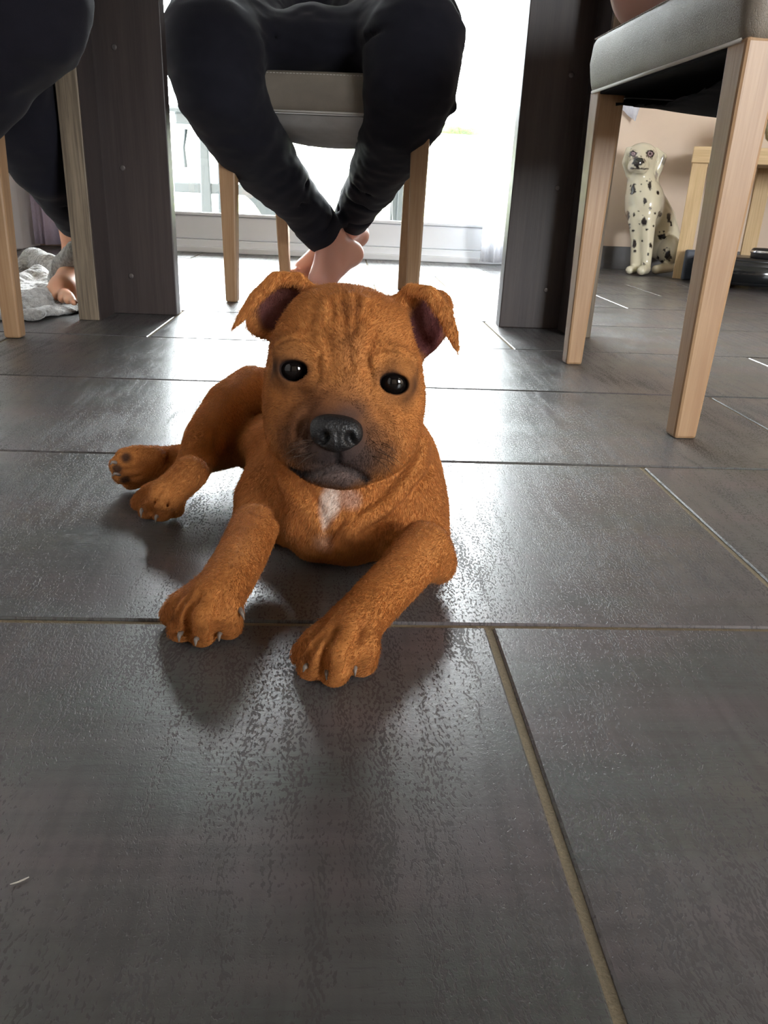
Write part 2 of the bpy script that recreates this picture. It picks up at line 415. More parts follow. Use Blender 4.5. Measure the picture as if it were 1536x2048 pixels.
# unseen window behind the viewer, added and sized for fill light
w1 = link('fill_window_1', box('fill_window_1', FILL_WIN_X0, FILL_WIN_X1, FILL_WIN_Y-.12, FILL_WIN_Y-.02, FILL_WIN_Z0, FILL_WIN_Z0+.06, .004), M['upvc']); tag(w1, 'wide white-framed window added out of view behind the viewer for fill light', kind='structure')
for x in (FILL_WIN_X0, (FILL_WIN_X0+FILL_WIN_X1)/2-.03, FILL_WIN_X1-.06):
    link('stile', box('stile', x, x+.06, FILL_WIN_Y-.12, FILL_WIN_Y-.04, FILL_WIN_Z0+.06, FILL_WIN_Z1, .004), M['upvc'], w1, False)
link('head_rail', box('head_rail', FILL_WIN_X0, FILL_WIN_X1, FILL_WIN_Y-.12, FILL_WIN_Y-.04, FILL_WIN_Z1-.06, FILL_WIN_Z1, .004), M['upvc'], w1, False)

# ---- curtains
def curtain(name, x0, x1, y, z0, z1, amp, waves, mat, label, hem=None, nx=120, nz=30):
    v, f = [], []
    for k in range(nz+1):
        s = k/nz
        for i in range(nx+1):
            u = i/nx; x = x0+(x1-x0)*u
            zb = z0 if hem is None else hem(u)
            z = zb+(z1-zb)*s
            ph = waves*2*math.pi*u
            yy = y+amp*(math.sin(ph)+.4*math.sin(2.3*ph+1))*(1-.35*s)+.3*amp*math.sin(5*s+3*u)
            v.append((x, yy, z))
    w = nx+1
    for k in range(nz):
        for i in range(nx): f.append((k*w+i, k*w+i+1, (k+1)*w+i+1, (k+1)*w+i))
    me = mesh(name, v, f, True); o = link(name, me, mat)
    so = o.modifiers.new('thickness', 'SOLIDIFY'); so.thickness = .0012
    return tag(o, label, 'curtain')
def sheer(name, col, alpha):
    t = NT(name); c = t.coord(); n = t.noise(t.mapping(c, (900, 900, 120)), 1, 2)
    t.n.remove(t.b); tr = t.new('ShaderNodeBsdfTransparent'); df = t.new('ShaderNodeBsdfDiffuse', inp={'Color': (*col, 1)}); tl = t.new('ShaderNodeBsdfTranslucent', inp={'Color': (*col, 1)})
    m1 = t.new('ShaderNodeMixShader', inp={0: .5, 1: df.outputs[0], 2: tl.outputs[0]})
    m2 = t.new('ShaderNodeMixShader', inp={0: t.ramp(n, .2, .8, alpha-.1, alpha+.1), 1: tr.outputs[0], 2: m1.outputs[0]})
    t.l.new(m2.outputs[0], t.n['Material Output'].inputs[0]); return t.m
M['sheer'] = sheer('white_sheer', (.85, .86, .90), .62)
M['sheer_dense'] = sheer('white_voile', (.86, .88, .95), .88)
M['lilac'] = sheer('lilac_voile', (.74, .66, .76), .9)
curtain('curtain', .51, .77, 2.98, .015, 2.3, .016, 4, M['sheer'], 'white sheer curtain bunched at the edge of the garden door')
curtain('curtain', -1.085, -.76, 2.97, .015, 2.3, .018, 5, M['lilac'], 'pale lilac curtain hanging to the floor in the corner')
_tip = atY(1270, 243, 3.09)
curtain('curtain', _tip[0]-.115, _tip[0]+.022, 3.09, .50, 2.0, .004, 2, M['sheer_dense'], 'white sheer curtain with a pointed hem on the beige wall',
        hem=lambda u: _tip[2]+(.08*(.84-u)/.84 if u < .84 else .11*(u-.84)/.16))
for z in (2.31,):
    o = link('curtain_rod', tube('curtain_rod', [(-1.1, 2.975, z), (1.5, 2.975, z)], .008, 10), plain('rod_steel', (.5, .5, .5), .3, .5, 1.0)); tag(o, 'thin steel curtain rod above the garden door', 'curtain rod')

# ---- outside
M['patio'] = plain('pale_patio', (.62, .62, .60), .8, .3, var=.08, nscale=6)
def leafy(name, c1, c2):
    t = NT(name); n = t.noise(t.coord(), 18, 5, .65); t.set(Base_Color=t.mix(t.ramp(n, .35, .65), c1, c2), Roughness=.8); t.bump(n, .06, 1); return t.m
M['lawn'] = leafy('pale_green_lawn', (.30, .42, .12), (.45, .58, .20))  # two pale greens mixed by noise
tag(link('patio', box('patio', -6, 6, 3.30, 7.5, -.09, -.03), M['patio']), 'pale paved patio outside the garden door', kind='structure')
tag(link('wall_garden', box('wall_garden', -9, 9, 13.0, 13.2, -.1, atY(905, 268, 13.0)[2]), M['plaster_white']), 'white garden wall at the end of the lawn', kind='structure')
tag(link('lawn', box('lawn', -16, 16, 7.5, 40, -.10, -.04), M['lawn']), 'bright lawn beyond the patio', kind='structure')

# ================================================================== furniture
M['wenge'] = wood('dark_wenge', (.036, .027, .026), (.052, .040, .037), 2, 200, .45, .4)
M['wenge_edge'] = wood('brown_oak_edge', (.10, .078, .055), (.24, .19, .135), 2, 330, .5, .35)
M['beech'] = wood('pale_beech', (.315, .182, .094), (.40, .255, .142), 2, 300, .42, .45)
M['oak'] = wood('light_oak', (.52, .36, .19), (.68, .50, .29), 2, 260, .5, .4)
M['oak_x'] = wood('light_oak_across', (.52, .36, .19), (.68, .50, .29), 0, 260, .5, .4)
M['screw'] = plain('dull_screw', (.13, .115, .11), .4, .5, .6, nscale=300)

# ---- the table over the puppy
TXO, TYF, TYN, TTH = .467, 1.578, -.50, .036
table = empty('dining_table', (0, (TYF+TYN)/2, 0)); tag(table, 'dark wenge dining table standing on L-shaped panel legs', 'table')
link('tabletop', box('tabletop', -TXO-.03, TXO+.03, TYN-.03, TYF+.03, .715, .755, .003), M['wenge'], table)
scr = {-1: [(228, 94), (245, 336), (262, 552)], 1: [(1143, 150), (1115, 376), (1092, 580)]}
for sx in (-1, 1):
    for far in (1, 0):
        xo, xi, xm = sx*TXO, sx*.312, sx*(TXO-TTH)
        if far: b0, b1, a0, a1 = TYF-TTH, TYF, 1.448, TYF
        else: b0, b1, a0, a1 = TYN, TYN+TTH, TYN, TYN+.13
        leg = link('leg', box('leg', min(xm, xi), max(xm, xi), b0, b1, 0, .715, .0015), M['wenge'], table)
        sp = link('side_panel', box('side_panel', min(xo, xm), max(xo, xm), a0, a1, 0, .715, .0015), M['wenge_edge'], leg, False)
        if far:
            inner = link('inner_panel', box('inner_panel', min(xm, xm-sx*.002), max(xm, xm-sx*.002), a0+.002, b0-.0005, 0, .715), M['wenge'], leg, False)
            for px, py in scr[sx]:
                p = atY(px, py, b0)
                link('screw', tube('screw', [(p[0], b0+.003, p[2]), (p[0], b0-.0006, p[2]), (p[0], b0-.001, p[2])], [.0048, .0048, .0036], 14), M['screw'], leg, False)

# ---- dining chairs
def leather(name, c1, c2, rough):
    t = NT(name); c = t.coord(); n = t.noise(c, 9, 4); v = t.new('ShaderNodeTexVoronoi', feature='DISTANCE_TO_EDGE', inp={'Vector': c, 'Scale': 420.0}).outputs[0]
    t.set(Base_Color=t.mix(t.ramp(n, .3, .7), c1, c2), Roughness=rough); t.bump(t.math('ADD', t.ramp(v, 0, .12), t.math('MULTIPLY', n, 6.0)), .0006, .5); return t.m
M['leather'] = leather('grey_taupe_leather', (.185, .156, .122), (.245, .208, .165), .52)
M['dust'] = plain('black_dust_cover', (.012, .012, .013), .9, .1, var=.3, nscale=300)
M['thread'] = plain('pale_thread', (.55, .52, .48), .8, .2)
def cushion_mesh(name, w, d, z0, z1, r=.015, crown=.012):
    bm = bmesh.new(); nx = 24; rings = []
    def ring(sx, sy, z, rc):
        pts = []; n = 10
        for cx, cy, a0 in ((1, 1, 0), (-1, 1, 90), (-1, -1, 180), (1, -1, 270)):
            for i in range(n+1):
                a = math.radians(a0+90*i/n); pts.append((cx*(sx-rc)+rc*math.cos(a), cy*(sy-rc)+rc*math.sin(a), z))
        return [bm.verts.new(p) for p in pts]
    prof = [(-.010, z0), (-.003, z0+.003), (0, z0+.012), (.004, (z0+z1)/2), (.002, z1-.012), (-.002, z1-.004), (-.008, z1), (-.05, z1+crown*.55), (-.11, z1+crown)]
    for o_, z in prof: rings.append(ring(w/2+o_, d/2+o_, z, max(r+o_*.5, .008)))
    for a, b in zip(rings, rings[1:]):
        for i in range(len(a)): bm.faces.new((a[i], a[(i+1) % len(a)], b[(i+1) % len(a)], b[i]))
    bm.faces.new(rings[0][::-1]); bm.faces.new(rings[-1])
    return bm_mesh(name, bm, True)
SW, SD, SZ0, SZ1 = .435, .43, .374, .446
CH = {}
CH['seat'] = cushion_mesh('seat', SW, SD, SZ0, SZ1)
def seam_mesh():
    bm = bmesh.new(); z = SZ1-.0045; w, d = SW/2-.0012, SD/2-.0012
    def stitch(a, b):
        a, b = Vector(a), Vector(b); n = int((b-a).length/.0065)
        for i in range(n):
            p = a.lerp(b, (i+.5)/n); t = (b-a).normalized()
            rot = t.to_track_quat('X', 'Z').to_matrix().to_4x4()
            bmesh.ops.create_cube(bm, size=1, matrix=Matrix.Translation(p) @ rot @ Matrix.Diagonal((.0040, .0011, .0011, 1)))
    stitch((-w, -d, z), (w, -d, z)); stitch((-w, -d, z), (-w, d, z)); stitch((w, -d, z), (w, d, z)); return bm_mesh('stitching', bm)
CH['stitching'] = seam_mesh(); CH['base'], CH['base2'] = (box('seat_base', -SW/2+.006, SW/2-.006, -SD/2+.006, SD/2-.006, SZ0-.003, SZ0+.002, .001) for _ in range(2))
CH['piping'] = tube('piping', [(-SW/2+.012, -SD/2+.004, SZ0+.002), (SW/2-.012, -SD/2+.004, SZ0+.002)], .0022, 8)
def dust_mesh(torn=True):
    # black cloth under the seat, torn loose along one side and sagging
    v, f = [], []; n = 40
    rr = np.random.default_rng(11); jag = np.convolve(rr.uniform(-1, 1, n+9), np.ones(3)/3, 'same')[:n+1]
    for j in range(n+1):
        for i in range(n+1):
            u, w = i/n, j/n
            x = -SW/2+.022+(SW-.044)*u; y = -SD/2+.020+(SD-.04)*w
            e = max(0, 1-w/.10)
            if j == 0: y += (.012*jag[i]+.012) if torn else -.014
            sag = .035*math.sin(math.pi*u)**.7*math.sin(math.pi*min(1, w*.85+.18))**.8
            if not torn: sag = .048*max(0, math.sin(math.pi*u))**.5*max(0, math.sin(math.pi*w))**.55
            z = SZ0-.004-sag-(.012*e*abs(jag[i]) if torn else 0)
            v.append((x, y, z))
    for j in range(n):
        for i in range(n): f.append((j*(n+1)+i, j*(n+1)+i+1, (j+1)*(n+1)+i+1, (j+1)*(n+1)+i))
    return mesh('dust_cover', v, f, True)
CH['dust'] = dust_mesh(); CH['lining'] = dust_mesh(False)
M['lining'] = fabric('grey_lining', (.56, .55, .53), 700, .9, .1, .2)
def legm(cx, cy, bx, by, wt=.038, wb=.025, z1=SZ0+.004):
    return frustum('leg', (cx+bx-wb/2, cx+bx+wb/2, cy+by-wb/2, cy+by+wb/2, 0), (cx-wt/2, cx+wt/2, cy-wt/2, cy+wt/2, z1), .0035, 2)
CH['legs'] = [legm(-.196, -.192, .0, .0), legm(.196, -.192, .0, .0), legm(-.168, .185, .012, .028), legm(.168, .185, -.012, .028)]
def back_mesh():
    bm = bmesh.new(); n = 8; prof = []
    for k in range(n+1):
        s = k/n; prof.append((.178+.105*s**1.25, SZ1-.06+.56*s))
    v, f = [], []
    secs = []
    for y, z in prof:
        ring = []
        for i in range(20):
            a = 2*math.pi*i/20; c, s_ = math.cos(a), math.sin(a)
            x = .205*np.sign(c)*abs(c)**.25; yy = .026*np.sign(s_)*abs(s_)**.5; ring.append(bm.verts.new((x, y+yy+.02, z)))
        secs.append(ring)
    for a, b in zip(secs, secs[1:]):
        for i in range(20): bm.faces.new((a[i], a[(i+1) % 20], b[(i+1) % 20], b[i]))
    bm.faces.new(secs[0][::-1]); bm.faces.new(secs[-1])
    return bm_mesh('backrest', bm, True)
CH['back'] = back_mesh()
def chair(loc, rz, label, torn=False):
    t = empty('dining_chair', loc, rz); tag(t, label, 'chair', 'upholstered dining chairs round the table')
    s = link('seat', CH['seat'], M['leather'], t, False)
    link('stitching', CH['stitching'], M['thread'], s, False); link('piping', CH['piping'], M['thread'], s, False)
    link('seat_base', (CH['base'] if torn else CH['base2']), M['dust'] if torn else M['lining'], s, False)
    if torn: link('dust_cover', CH['dust'], M['dust'], s, False)
    else: link('dust_cover', CH['lining'], M['lining'], s, False)
    for m in CH['legs']: link('leg', m, M['beech'], t, False)
    link('backrest', CH['back'], M['leather'], t, False)
    return t
chair((.562, 1.012, 0), math.radians(-88), 'grey leather chair with torn black dust cover and pale beech legs', True)
chair((-.70, 1.066, 0), math.radians(90), 'grey leather chair beside the knitted blanket, one pale leg in view')
chair((-.018, 1.935, 0), math.radians(-7), 'grey leather chair under the barefoot sitter in front of the garden door')

# ---- oak side table, bowl, robot vacuum, dock
OY0, OX0 = 2.80, 1.165
st = empty('side_table', (OX0, OY0, 0), math.radians(-23)); tag(st, 'light oak side table against the beige wall beside the dalmatian statue', 'side table')
link('tabletop', box('tabletop', -.004, .80, -.006, .30, .372, .422, .003), M['oak_x'], st, False)
for x0, y0 in ((0, 0), (.745, 0), (.22, .245), (.745, .245)):
    link('leg', box('leg', x0, x0+.05, y0, y0+.05, 0, .372, .002), M['oak'], st, False)
def bowl_mesh(c): return lathe('glass_bowl', [(.03, 0), (.055, .004), (.085, .03), (.098, .07), (.096, .10), (.088, .122), (.082, .122), (.09, .10), (.092, .07), (.08, .034), (.05, .010), (.01, .008)], c)
gb = NT('green_tinted_glass'); gb.set(Base_Color=(.62, .66, .46, 1), Roughness=.08); gb.b.inputs['Transmission Weight'].default_value = .85
pb = atY(1533, 285, 2.72)
tag(link('glass_bowl', bowl_mesh((pb[0]+.088, 2.72, .422)), gb.m), 'greenish glass bowl standing on the oak side table', 'bowl')

M['black_plastic'] = plain('black_plastic', (.012, .013, .015), .3, .5, var=.1, bump=.0001)
M['chrome'] = plain('chrome_trim', (.7, .7, .72), .12, .5, 1.0, var=.03, bump=0)
M['dock'] = plain('blue_grey_plastic', (.05, .06, .08), .5, .5)
vp = (1.335, 2.60, 0)
vac = empty('robot_vacuum', vp); tag(vac, 'black round robot vacuum with chrome turret on the tiles', 'robot vacuum')
link('body', lathe('body', [(0.165, 0.0146), (0.174, 0.0244), (0.175, 0.0671), (0.173, 0.0805), (0.168, 0.0854)], vp, 72), M['black_plastic'], vac)
link('bumper', lathe('bumper', [(0.17, 0.022), (0.1785, 0.0268), (0.1785, 0.0708), (0.17, 0.0756)], vp, 72), plain('gloss_black', (.008, .009, .01), .15, .5, bump=0), vac)
link('lid', lathe('lid', [(0.16, 0.0842), (0.158, 0.0903), (0.06, 0.0939)], vp, 72), M['black_plastic'], vac)
tu = link('turret', lathe('turret', [(0.05, 0.0903), (0.052, 0.0976), (0.052, 0.1171), (0.047, 0.1232), (0.02, 0.1244)], (vp[0]+.02, vp[1]-.06, 0), 48), M['black_plastic'], vac)
link('chrome_ring', lathe('chrome_ring', [(0.0525, 0.1074), (0.054, 0.1092), (0.054, 0.1153), (0.0525, 0.1171)], (vp[0]+.02, vp[1]-.06, 0), 48), M['chrome'], tu, False)
for a in (-60, 180):
    link('wheel', tube('wheel', [(vp[0]+.12*math.cos(math.radians(a))-.008, vp[1]+.12*math.sin(math.radians(a)), .03), (vp[0]+.12*math.cos(math.radians(a))+.008, vp[1]+.12*math.sin(math.radians(a)), .03)], .03, 20), M['black_plastic'], vac)
link('front_wheel', lathe('front_wheel', [(.004, 0), (.02, .004), (.022, .014), (.01, .02)], (vp[0], vp[1]+.12, 0), 20), M['black_plastic'], vac)
dk = atZ(1350, 556, 0)
dock = link('charging_dock', box('charging_dock', dk[0]-.005, dk[0]+.035, 2.745, 2.765, 0, .10, .006), M['dock']); tag(dock, 'small blue-grey charging dock in front of the oak table leg', 'dock')

# a stray hair on the near tile
_h = [atZ(x, y, .0008) for x, y in ((20, 1769), (34, 1765), (48, 1759), (58, 1754))]
tag(link('stray_hair', tube('stray_hair', _h, [.0002, .00032, .00032, .0002], 6), plain('pale_hair', (.7, .68, .66), .6, .3, bump=0)), 'single pale stray hair lying on the nearest tile', 'hair')

# ================================================================== people
M['skin'] = attr_mat('skin', .5, .35, sss=.12, nscale=260, bump=.0003)
M['jersey'] = fabric('black_jersey', (.0115, .0112, .0165), 900, .9, .05, .25)
M['jersey_blue'] = fabric('dark_navy_jersey', (.0105, .0102, .0160), 900, .9, .05, .25)
SKIN, SKIN_RED = np.array([.54, .29, .225]), np.array([.56, .22, .17])
def chain_px(spec):
    """[(px, py, Y, radius_px), ...] -> points and radii in metres"""
    P = [atY(a, b, y) for a, b, y, _ in spec]; return P, [pr(s[3], p) for s, p in zip(spec, P)]
def solid(name, Fd, mat, parent=None, relax=1, disp=None, colour=None):
    V, Q = Fd.surface(relax)
    me = quad_mesh(name, V, Q)
    if disp is not None:
        N = np.empty(len(me.vertices)*3, np.float32); me.vertices.foreach_get('normal', N)
        V = V+N.reshape(-1, 3)*disp(V)[:, None]; me.vertices.foreach_set('co', V.astype(np.float32).ravel()); me.update()
    if colour is not None: paint(me, colour(V))
    return link(name, me, mat, parent)
def skin_colour(V):
    n = vnoise(V, 30, 3)[:, None]; low = np.clip(1-V[:, 2:3]/.05, 0, 1)*.35
    return SKIN*(1-low-.25*n)+SKIN_RED*(low+.25*n)
def folds(V, amp, s=(16, 16, 30), seed=1):
    a = vnoise(V*np.array(s), 1.0, seed)-.5; b = vnoise(V*np.array(s)*2.3, 1.0, seed+5)-.5
    return amp*(a+.5*b)
def foot(Fd, heel, ankle, ball, tips, r_ball, k=.015, toe_r=.0095):
    """a bare foot: heel, instep, ball and five separate toes"""
    heel, ankle, ball = map(np.asarray, (heel, ankle, ball))
    Fd.cone([ankle, heel], [.034, .028], .02); Fd.cone([ankle, (ankle+ball)/2, ball], [.034, .031, r_ball], .02)
    Fd.cone([heel, ball], [.027, r_ball*.9], .02)
    for i, t in enumerate(tips):
        t = np.asarray(t); side = ball+(t-ball)*.35; r = toe_r*(1.35 if i == 0 else 1-.07*i)
        mid = (side+t)/2+np.array([0, 0, .004])
        Fd.cone([side, mid, t], [r*1.15, r*1.05, r], .004)

# ---- sitter at the head of the table
bodyF = Field((-.46, 1.95, -.004), (.32, 2.42, .30), .004)
a1, b1 = atY(655, 462, 2.08), atY(600, 395, 2.01)
bodyF.cone([b1, a1], [.047, .036], .02)
tipsA = [atZ(x, y, .011) for x, y in ((668, 612), (648, 616), (630, 615), (613, 611), (598, 605))]
foot(bodyF, atY(703, 507, 2.13), atY(660, 480, 2.09), atY(645, 562, 2.06)+np.array([0, 0, .004]), tipsA, .033)
a2, b2 = atY(700, 438, 2.15), atY(725, 390, 2.06)
bodyF.cone([b2, a2], [.046, .036], .02)
ballB = atY(612, 540, 2.24)
foot(bodyF, atY(715, 470, 2.26), atY(697, 448, 2.17), ballB, [ballB+np.array([-.055+.012*i, -.05+.005*i, -ballB[2]+.012]) for i in range(5)], .030)
bodyF.plane_cut(2, .001)
sitter = solid('person', bodyF, M['skin'], None, 2, colour=skin_colour)
tag(sitter, 'barefoot person in black joggers sitting with crossed ankles at the table head', 'person')
tr = Field((-.50, 1.48, .08), (.42, 2.44, .74), .0042)
KL = chain_px([(520, 35, 2.14, 110), (440, 80, 1.80, 108), (424, 95, 1.70, 92), (437, 170, 1.69, 92), (478, 255, 1.75, 78), (540, 340, 1.88, 60), (603, 412, 2.02, 47), (640, 458, 2.08, 42)])
KR = chain_px([(740, 25, 2.14, 110), (815, 70, 1.80, 110), (826, 90, 1.70, 94), (822, 160, 1.69, 96), (806, 225, 1.74, 84), (775, 305, 1.86, 64), (733, 385, 2.05, 46), (708, 428, 2.14, 37)])
tr.cone(KL[0][:3], KL[1][:3], .05); tr.cone(KR[0][:3], KR[1][:3], .05)
tr.cone(KL[0][2:], KL[1][2:], .03); tr.cone(KR[0][2:], KR[1][2:], .03)
tr.cone([atY(548, 92, 1.80), atY(630, 78, 1.79), atY(712, 88, 1.80)], [.055, .062, .055], .05)
pel = (KL[0][0]+KR[0][0])/2+np.array([0, .04, .03])
tr.ell(pel, (.19, .15, .13), k=.06); tr.cone([pel, pel+np.array([0, .03, .14])], [.15, .15], .05)
# gathered cloth: creases behind the knees, above the cuffs and at the crotch
def crease(Fd, spec, k=.01, sub=True):
    P, r = chain_px(spec); Fd.cone(P, r, k, sub)
crease(tr, [(520, 168, 1.62, 3), (560, 150, 1.66, 4), (600, 118, 1.70, 3)])
crease(tr, [(742, 168, 1.60, 4), (728, 205, 1.66, 4)])
crease(tr, [(450, 20, 1.6, 3), (520, 55, 1.66, 4), (570, 90, 1.8, 3)]); crease(tr, [(720, 88, 1.7, 4), (770, 55, 1.62, 4), (830, 52, 1.58, 3)])
for (x0, y0, x1, y1, yy) in ((590, 352, 648, 388, 1.93), (570, 385, 628, 420, 1.95), (705, 372, 775, 390, 1.95), (690, 398, 760, 420, 2.02), (735, 205, 790, 200, 1.62)):
    crease(tr, [(x0, y0, yy, 2.5), ((x0+x1)/2, (y0+y1)/2+4, yy-.03, 4), (x1, y1, yy, 2.5)], .012)
for (x, y, yy, r) in ((905, 215, 1.70, 10),):
    tr.cone([atY(x, y, yy)], [pr(r, atY(x, y, yy))], .015)
trousers = solid('joggers', tr, M['jersey'], sitter, 2, disp=lambda V: folds(V, .009))
trousers['label'] = 'black jersey joggers with ribbed cuffs'
for K_, lab in ((KL, 'l'), (KR, 'r')):
    a, b = K_[0][-2], K_[0][-1]; d = (b-a)/np.linalg.norm(b-a); r = K_[1][-1]
    link('cuff', tube('cuff', [b-d*.035, b-d*.033, b-d*.01, b+d*.020, b+d*.026, b+d*.027], [r*1.0, r*1.07, r*1.04, r*1.0, r*.97, r*.84], 40), M['jersey'], trousers, False).location = (0, 0, 0)

# ---- sitter on the chair by the blanket
bF = Field((-.80, 1.35, 0.0), (-.36, 1.95, .24), .004)
anc = atY(160, 500, 1.72)
bF.cone([anc+np.array([.01, -.03, .10]), anc], [.042, .034], .02)
ft = atZ(112, 590, .032); heel = np.array([-.475, 1.78, .040])
tipsL = [atZ(x, y, .028) for x, y in ((103, 583), (112, 592), (124, 598), (136, 602), (148, 605))]
ballL = atZ(128, 580, .036)
foot(bF, heel, anc+np.array([0, 0, -.03]), ballL, tipsL, .026)
lsit = solid('person', bF, M['skin'], None, 2, colour=lambda V: np.tile(np.array([.66, .33, .20]), (len(V), 1))*(0.9+.2*vnoise(V, 40, 2)[:, None]))
tag(lsit, 'person in loose dark trousers beside the table, one bare foot on the grey blanket', 'person')
tl = Field((-1.05, .82, .02), (-.25, 1.86, .72), .005)
tl.cone([(-.84, 1.10, .540), (-.52, 1.12, .525), (-.408, 1.12, .455)], [.095, .088, .092], .03)
tl.cone([(-.408, 1.12, .430), (-.56, 1.12, .280), (-.76, 1.11, .14)], [.094, .074, .05], .02)
tl.cone([(-.84, 1.28, .54), (-.57, 1.42, .42)], [.095, .085], .05)
tl.cone([(-.57, 1.42, .42), atY(98, 320, 1.55), atY(146, 420, 1.64), anc+np.array([.012, -.02, .06])], [.088, .070, .047, .042], .03)
tl.ell((-.86, 1.19, .55), (.14, .19, .11), k=.05)
crease(tl, [(60, 200, 1.36, 4), (100, 240, 1.4, 6), (105, 290, 1.42, 4)]); crease(tl, [(85, 385, 1.58, 4), (120, 400, 1.55, 5), (150, 425, 1.56, 4)])
tl.plane_cut(2, .10)
lt = solid('trousers', tl, M['jersey_blue'], lsit, 2, disp=lambda V: folds(V, .010, seed=7)); lt['label'] = 'loose dark navy trousers'

# ---- sitter on the other chair, legs folded up on the seat
rF = Field((.24, .72, .435), (.86, 1.36, .72), .005)
sz = SZ1+.004
rF.cone([(.74, .93, sz+.085), (.56, .86, sz+.075), (.415, .85, sz+.060)], [.085, .068, .055], .03)
rF.cone([(.415, .85, sz+.056), (.40, 1.00, sz+.044), (.425, 1.15, sz+.034)], [.050, .046, .032], .02)
rF.cone([(.74, 1.12, sz+.085), (.56, 1.17, sz+.070), (.400, 1.185, sz+.052)], [.085, .066, .054], .03)
rF.cone([(.405, 1.18, sz+.050), (.47, 1.07, sz+.060), (.54, .98, sz+.05)], [.052, .045, .034], .02)
foot(rF, (.46, 1.20, sz+.028), (.43, 1.16, sz+.032), (.52, 1.23, sz+.024), [(.56+.004*i, 1.262-.013*i, sz+.012) for i in range(5)], .024)
foot(rF, (.57, .93, sz+.03), (.545, .97, sz+.05), (.64, .96, sz+.035), [(.69-.002*i, .985-.014*i, sz+.03) for i in range(5)], .024)
rF.ell((.74, 1.03, sz+.10), (.11, .17, .10), k=.04)
rF.plane_cut(2, sz+.001)
rsit = solid('person', rF, M['skin'], None, 2, colour=lambda V: np.tile(np.array([.62, .36, .29]), (len(V), 1)))
tag(rsit, 'bare-legged person sitting cross-legged on the chair with the torn dust cover', 'person')
sh = Field((.46, .74, .435), (.92, 1.32, .80), .007)
sh.cone([(.74, .93, sz+.085), (.60, .88, sz+.078)], [.100, .088], .03); sh.cone([(.74, 1.12, sz+.085), (.60, 1.16, sz+.075)], [.100, .086], .03)
sh.ell((.74, 1.03, sz+.10), (.125, .185, .115), k=.05); sh.cone([(.75, 1.03, sz+.1), (.76, 1.03, sz+.22)], [.13, .12], .05)
sh.plane_cut(2, sz-.001)
solid('shorts', sh, M['jersey_blue'], rsit, 1)

# ---- grey knitted blanket on the floor
def knit_mat():
    t = NT('grey_knit'); c = t.coord(); n = t.noise(c, 22, 4); st = t.noise(t.mapping(c, (160, 70, 160)), 1, 2)
    t.set(Base_Color=t.mix(t.ramp(t.math('ADD', t.math('MULTIPLY', n, .6), t.math('MULTIPLY', st, .4)), .3, .7), (.17, .165, .155), (.42, .41, .39)), Roughness=.95)
    t.b.inputs['Sheen Weight'].default_value = .4; t.bump(st, .006, .9); return t.m
bk = Field((-.95, 1.32, 0.0), (-.42, 2.16, .16), .005)
bl = [[(35, 640, .02), (70, 630, .03), (100, 612, .022)], [(30, 600, .016), (75, 596, .02), (120, 603, .014), (150, 596, .012)], [(28, 560, .02), (60, 556, .045), (95, 566, .04), (115, 572, .02)],
      [(30, 585, .02), (70, 575, .03), (110, 590, .015)], [(120, 545, .05), (140, 510, .075), (165, 500, .08)], [(45, 540, .03), (70, 542, .05), (100, 556, .03)], [(20, 612, .012), (60, 612, .02), (100, 618, .018), (140, 604, .012)],
      [(45, 645, .012), (68, 646, .016), (92, 638, .014)], [(100, 580, .014), (150, 590, .013), (190, 590, .013)], [(130, 600, .012), (170, 585, .014), (230, 580, .012)]]
for p in bl:
    R_ = [max(.012, z*.75) for _, _, z in p]; P = [atZ(x, y, 0)+np.array([0, r_*1.2, z*.8]) for (x, y, z), r_ in zip(p, R_)]; bk.cone(P, R_, .012)
bk.cone([atY(112, 560, 1.66), atY(128, 530, 1.64), atY(150, 505, 1.62)], [.018, .022, .022], .012)
bk.ell((-.62, 1.72, .006), (.17, .33, .018), k=.01)
bk.plane_cut(2, .002)
blanket = solid('knitted_blanket', bk, knit_mat(), None, 3, disp=lambda V: folds(V, .006, (30, 70, 40), 9))
tag(blanket, 'crumpled grey knitted blanket on the floor beside the table leg', 'blanket')

# ================================================================== dalmatian statue
SY = 2.94
def q(px, py, dy=0.0): return atY(px, py, SY+dy)
sp = pr(1.0, q(1290, 420))
sf = Field((.93, 2.72, -.002), (1.30, 3.11, .45), .0032)
sf.ell(q(1283, 313, .02), (30*sp, 30*sp, 25*sp), k=.01)
sf.cone([q(1281, 318), q(1276, 327, -.055)], [22*sp, 14*sp], .015)
sf.cone([q(1267, 333, -.035), q(1285, 335, -.035)], [11*sp, 11*sp], .012)
sf.cone([q(1266, 308, -.025)], [7*sp], .006); sf.cone([q(1300, 307, -.020)], [7.5*sp], .006)
sf.cone([q(1257, 300, .02), q(1252, 325, .015), q(1256, 350, .01)], [6*sp, 8*sp, 4*sp], .006)
sf.cone([q(1311, 302, .03), q(1322, 316, .025), q(1315, 340, .02), q(1312, 358, .015)], [7*sp, 11*sp, 9*sp, 4*sp], .006)
sf.cone([q(1284, 325, .03), q(1281, 352, .02), q(1284, 385, .01)], [24*sp, 25*sp, 32*sp], .02)
sf.ell(q(1286, 412, .01), (33*sp, 45*sp, 42*sp), k=.02)
sf.cone([q(1292, 400, .04), q(1316, 440, .08), q(1327, 485, .10)], [34*sp, 34*sp, 36*sp], .03)
sf.ell(q(1337, 500, .02), (19*sp, 42*sp, 30*sp), k=.012)
sf.cone([q(1272, 430, -.02), q(1272, 480, -.03), q(1270, 528, -.035)], [17*sp, 10*sp, 9.5*sp], .014)
sf.cone([q(1292, 440, -.04), q(1293, 490, -.05), q(1290, 530, -.055)], [19*sp, 13*sp, 11.5*sp], .014)
sf.cone([q(1270, 538, -.04), q(1259, 540, -.06)], [9*sp, 8*sp], .008)
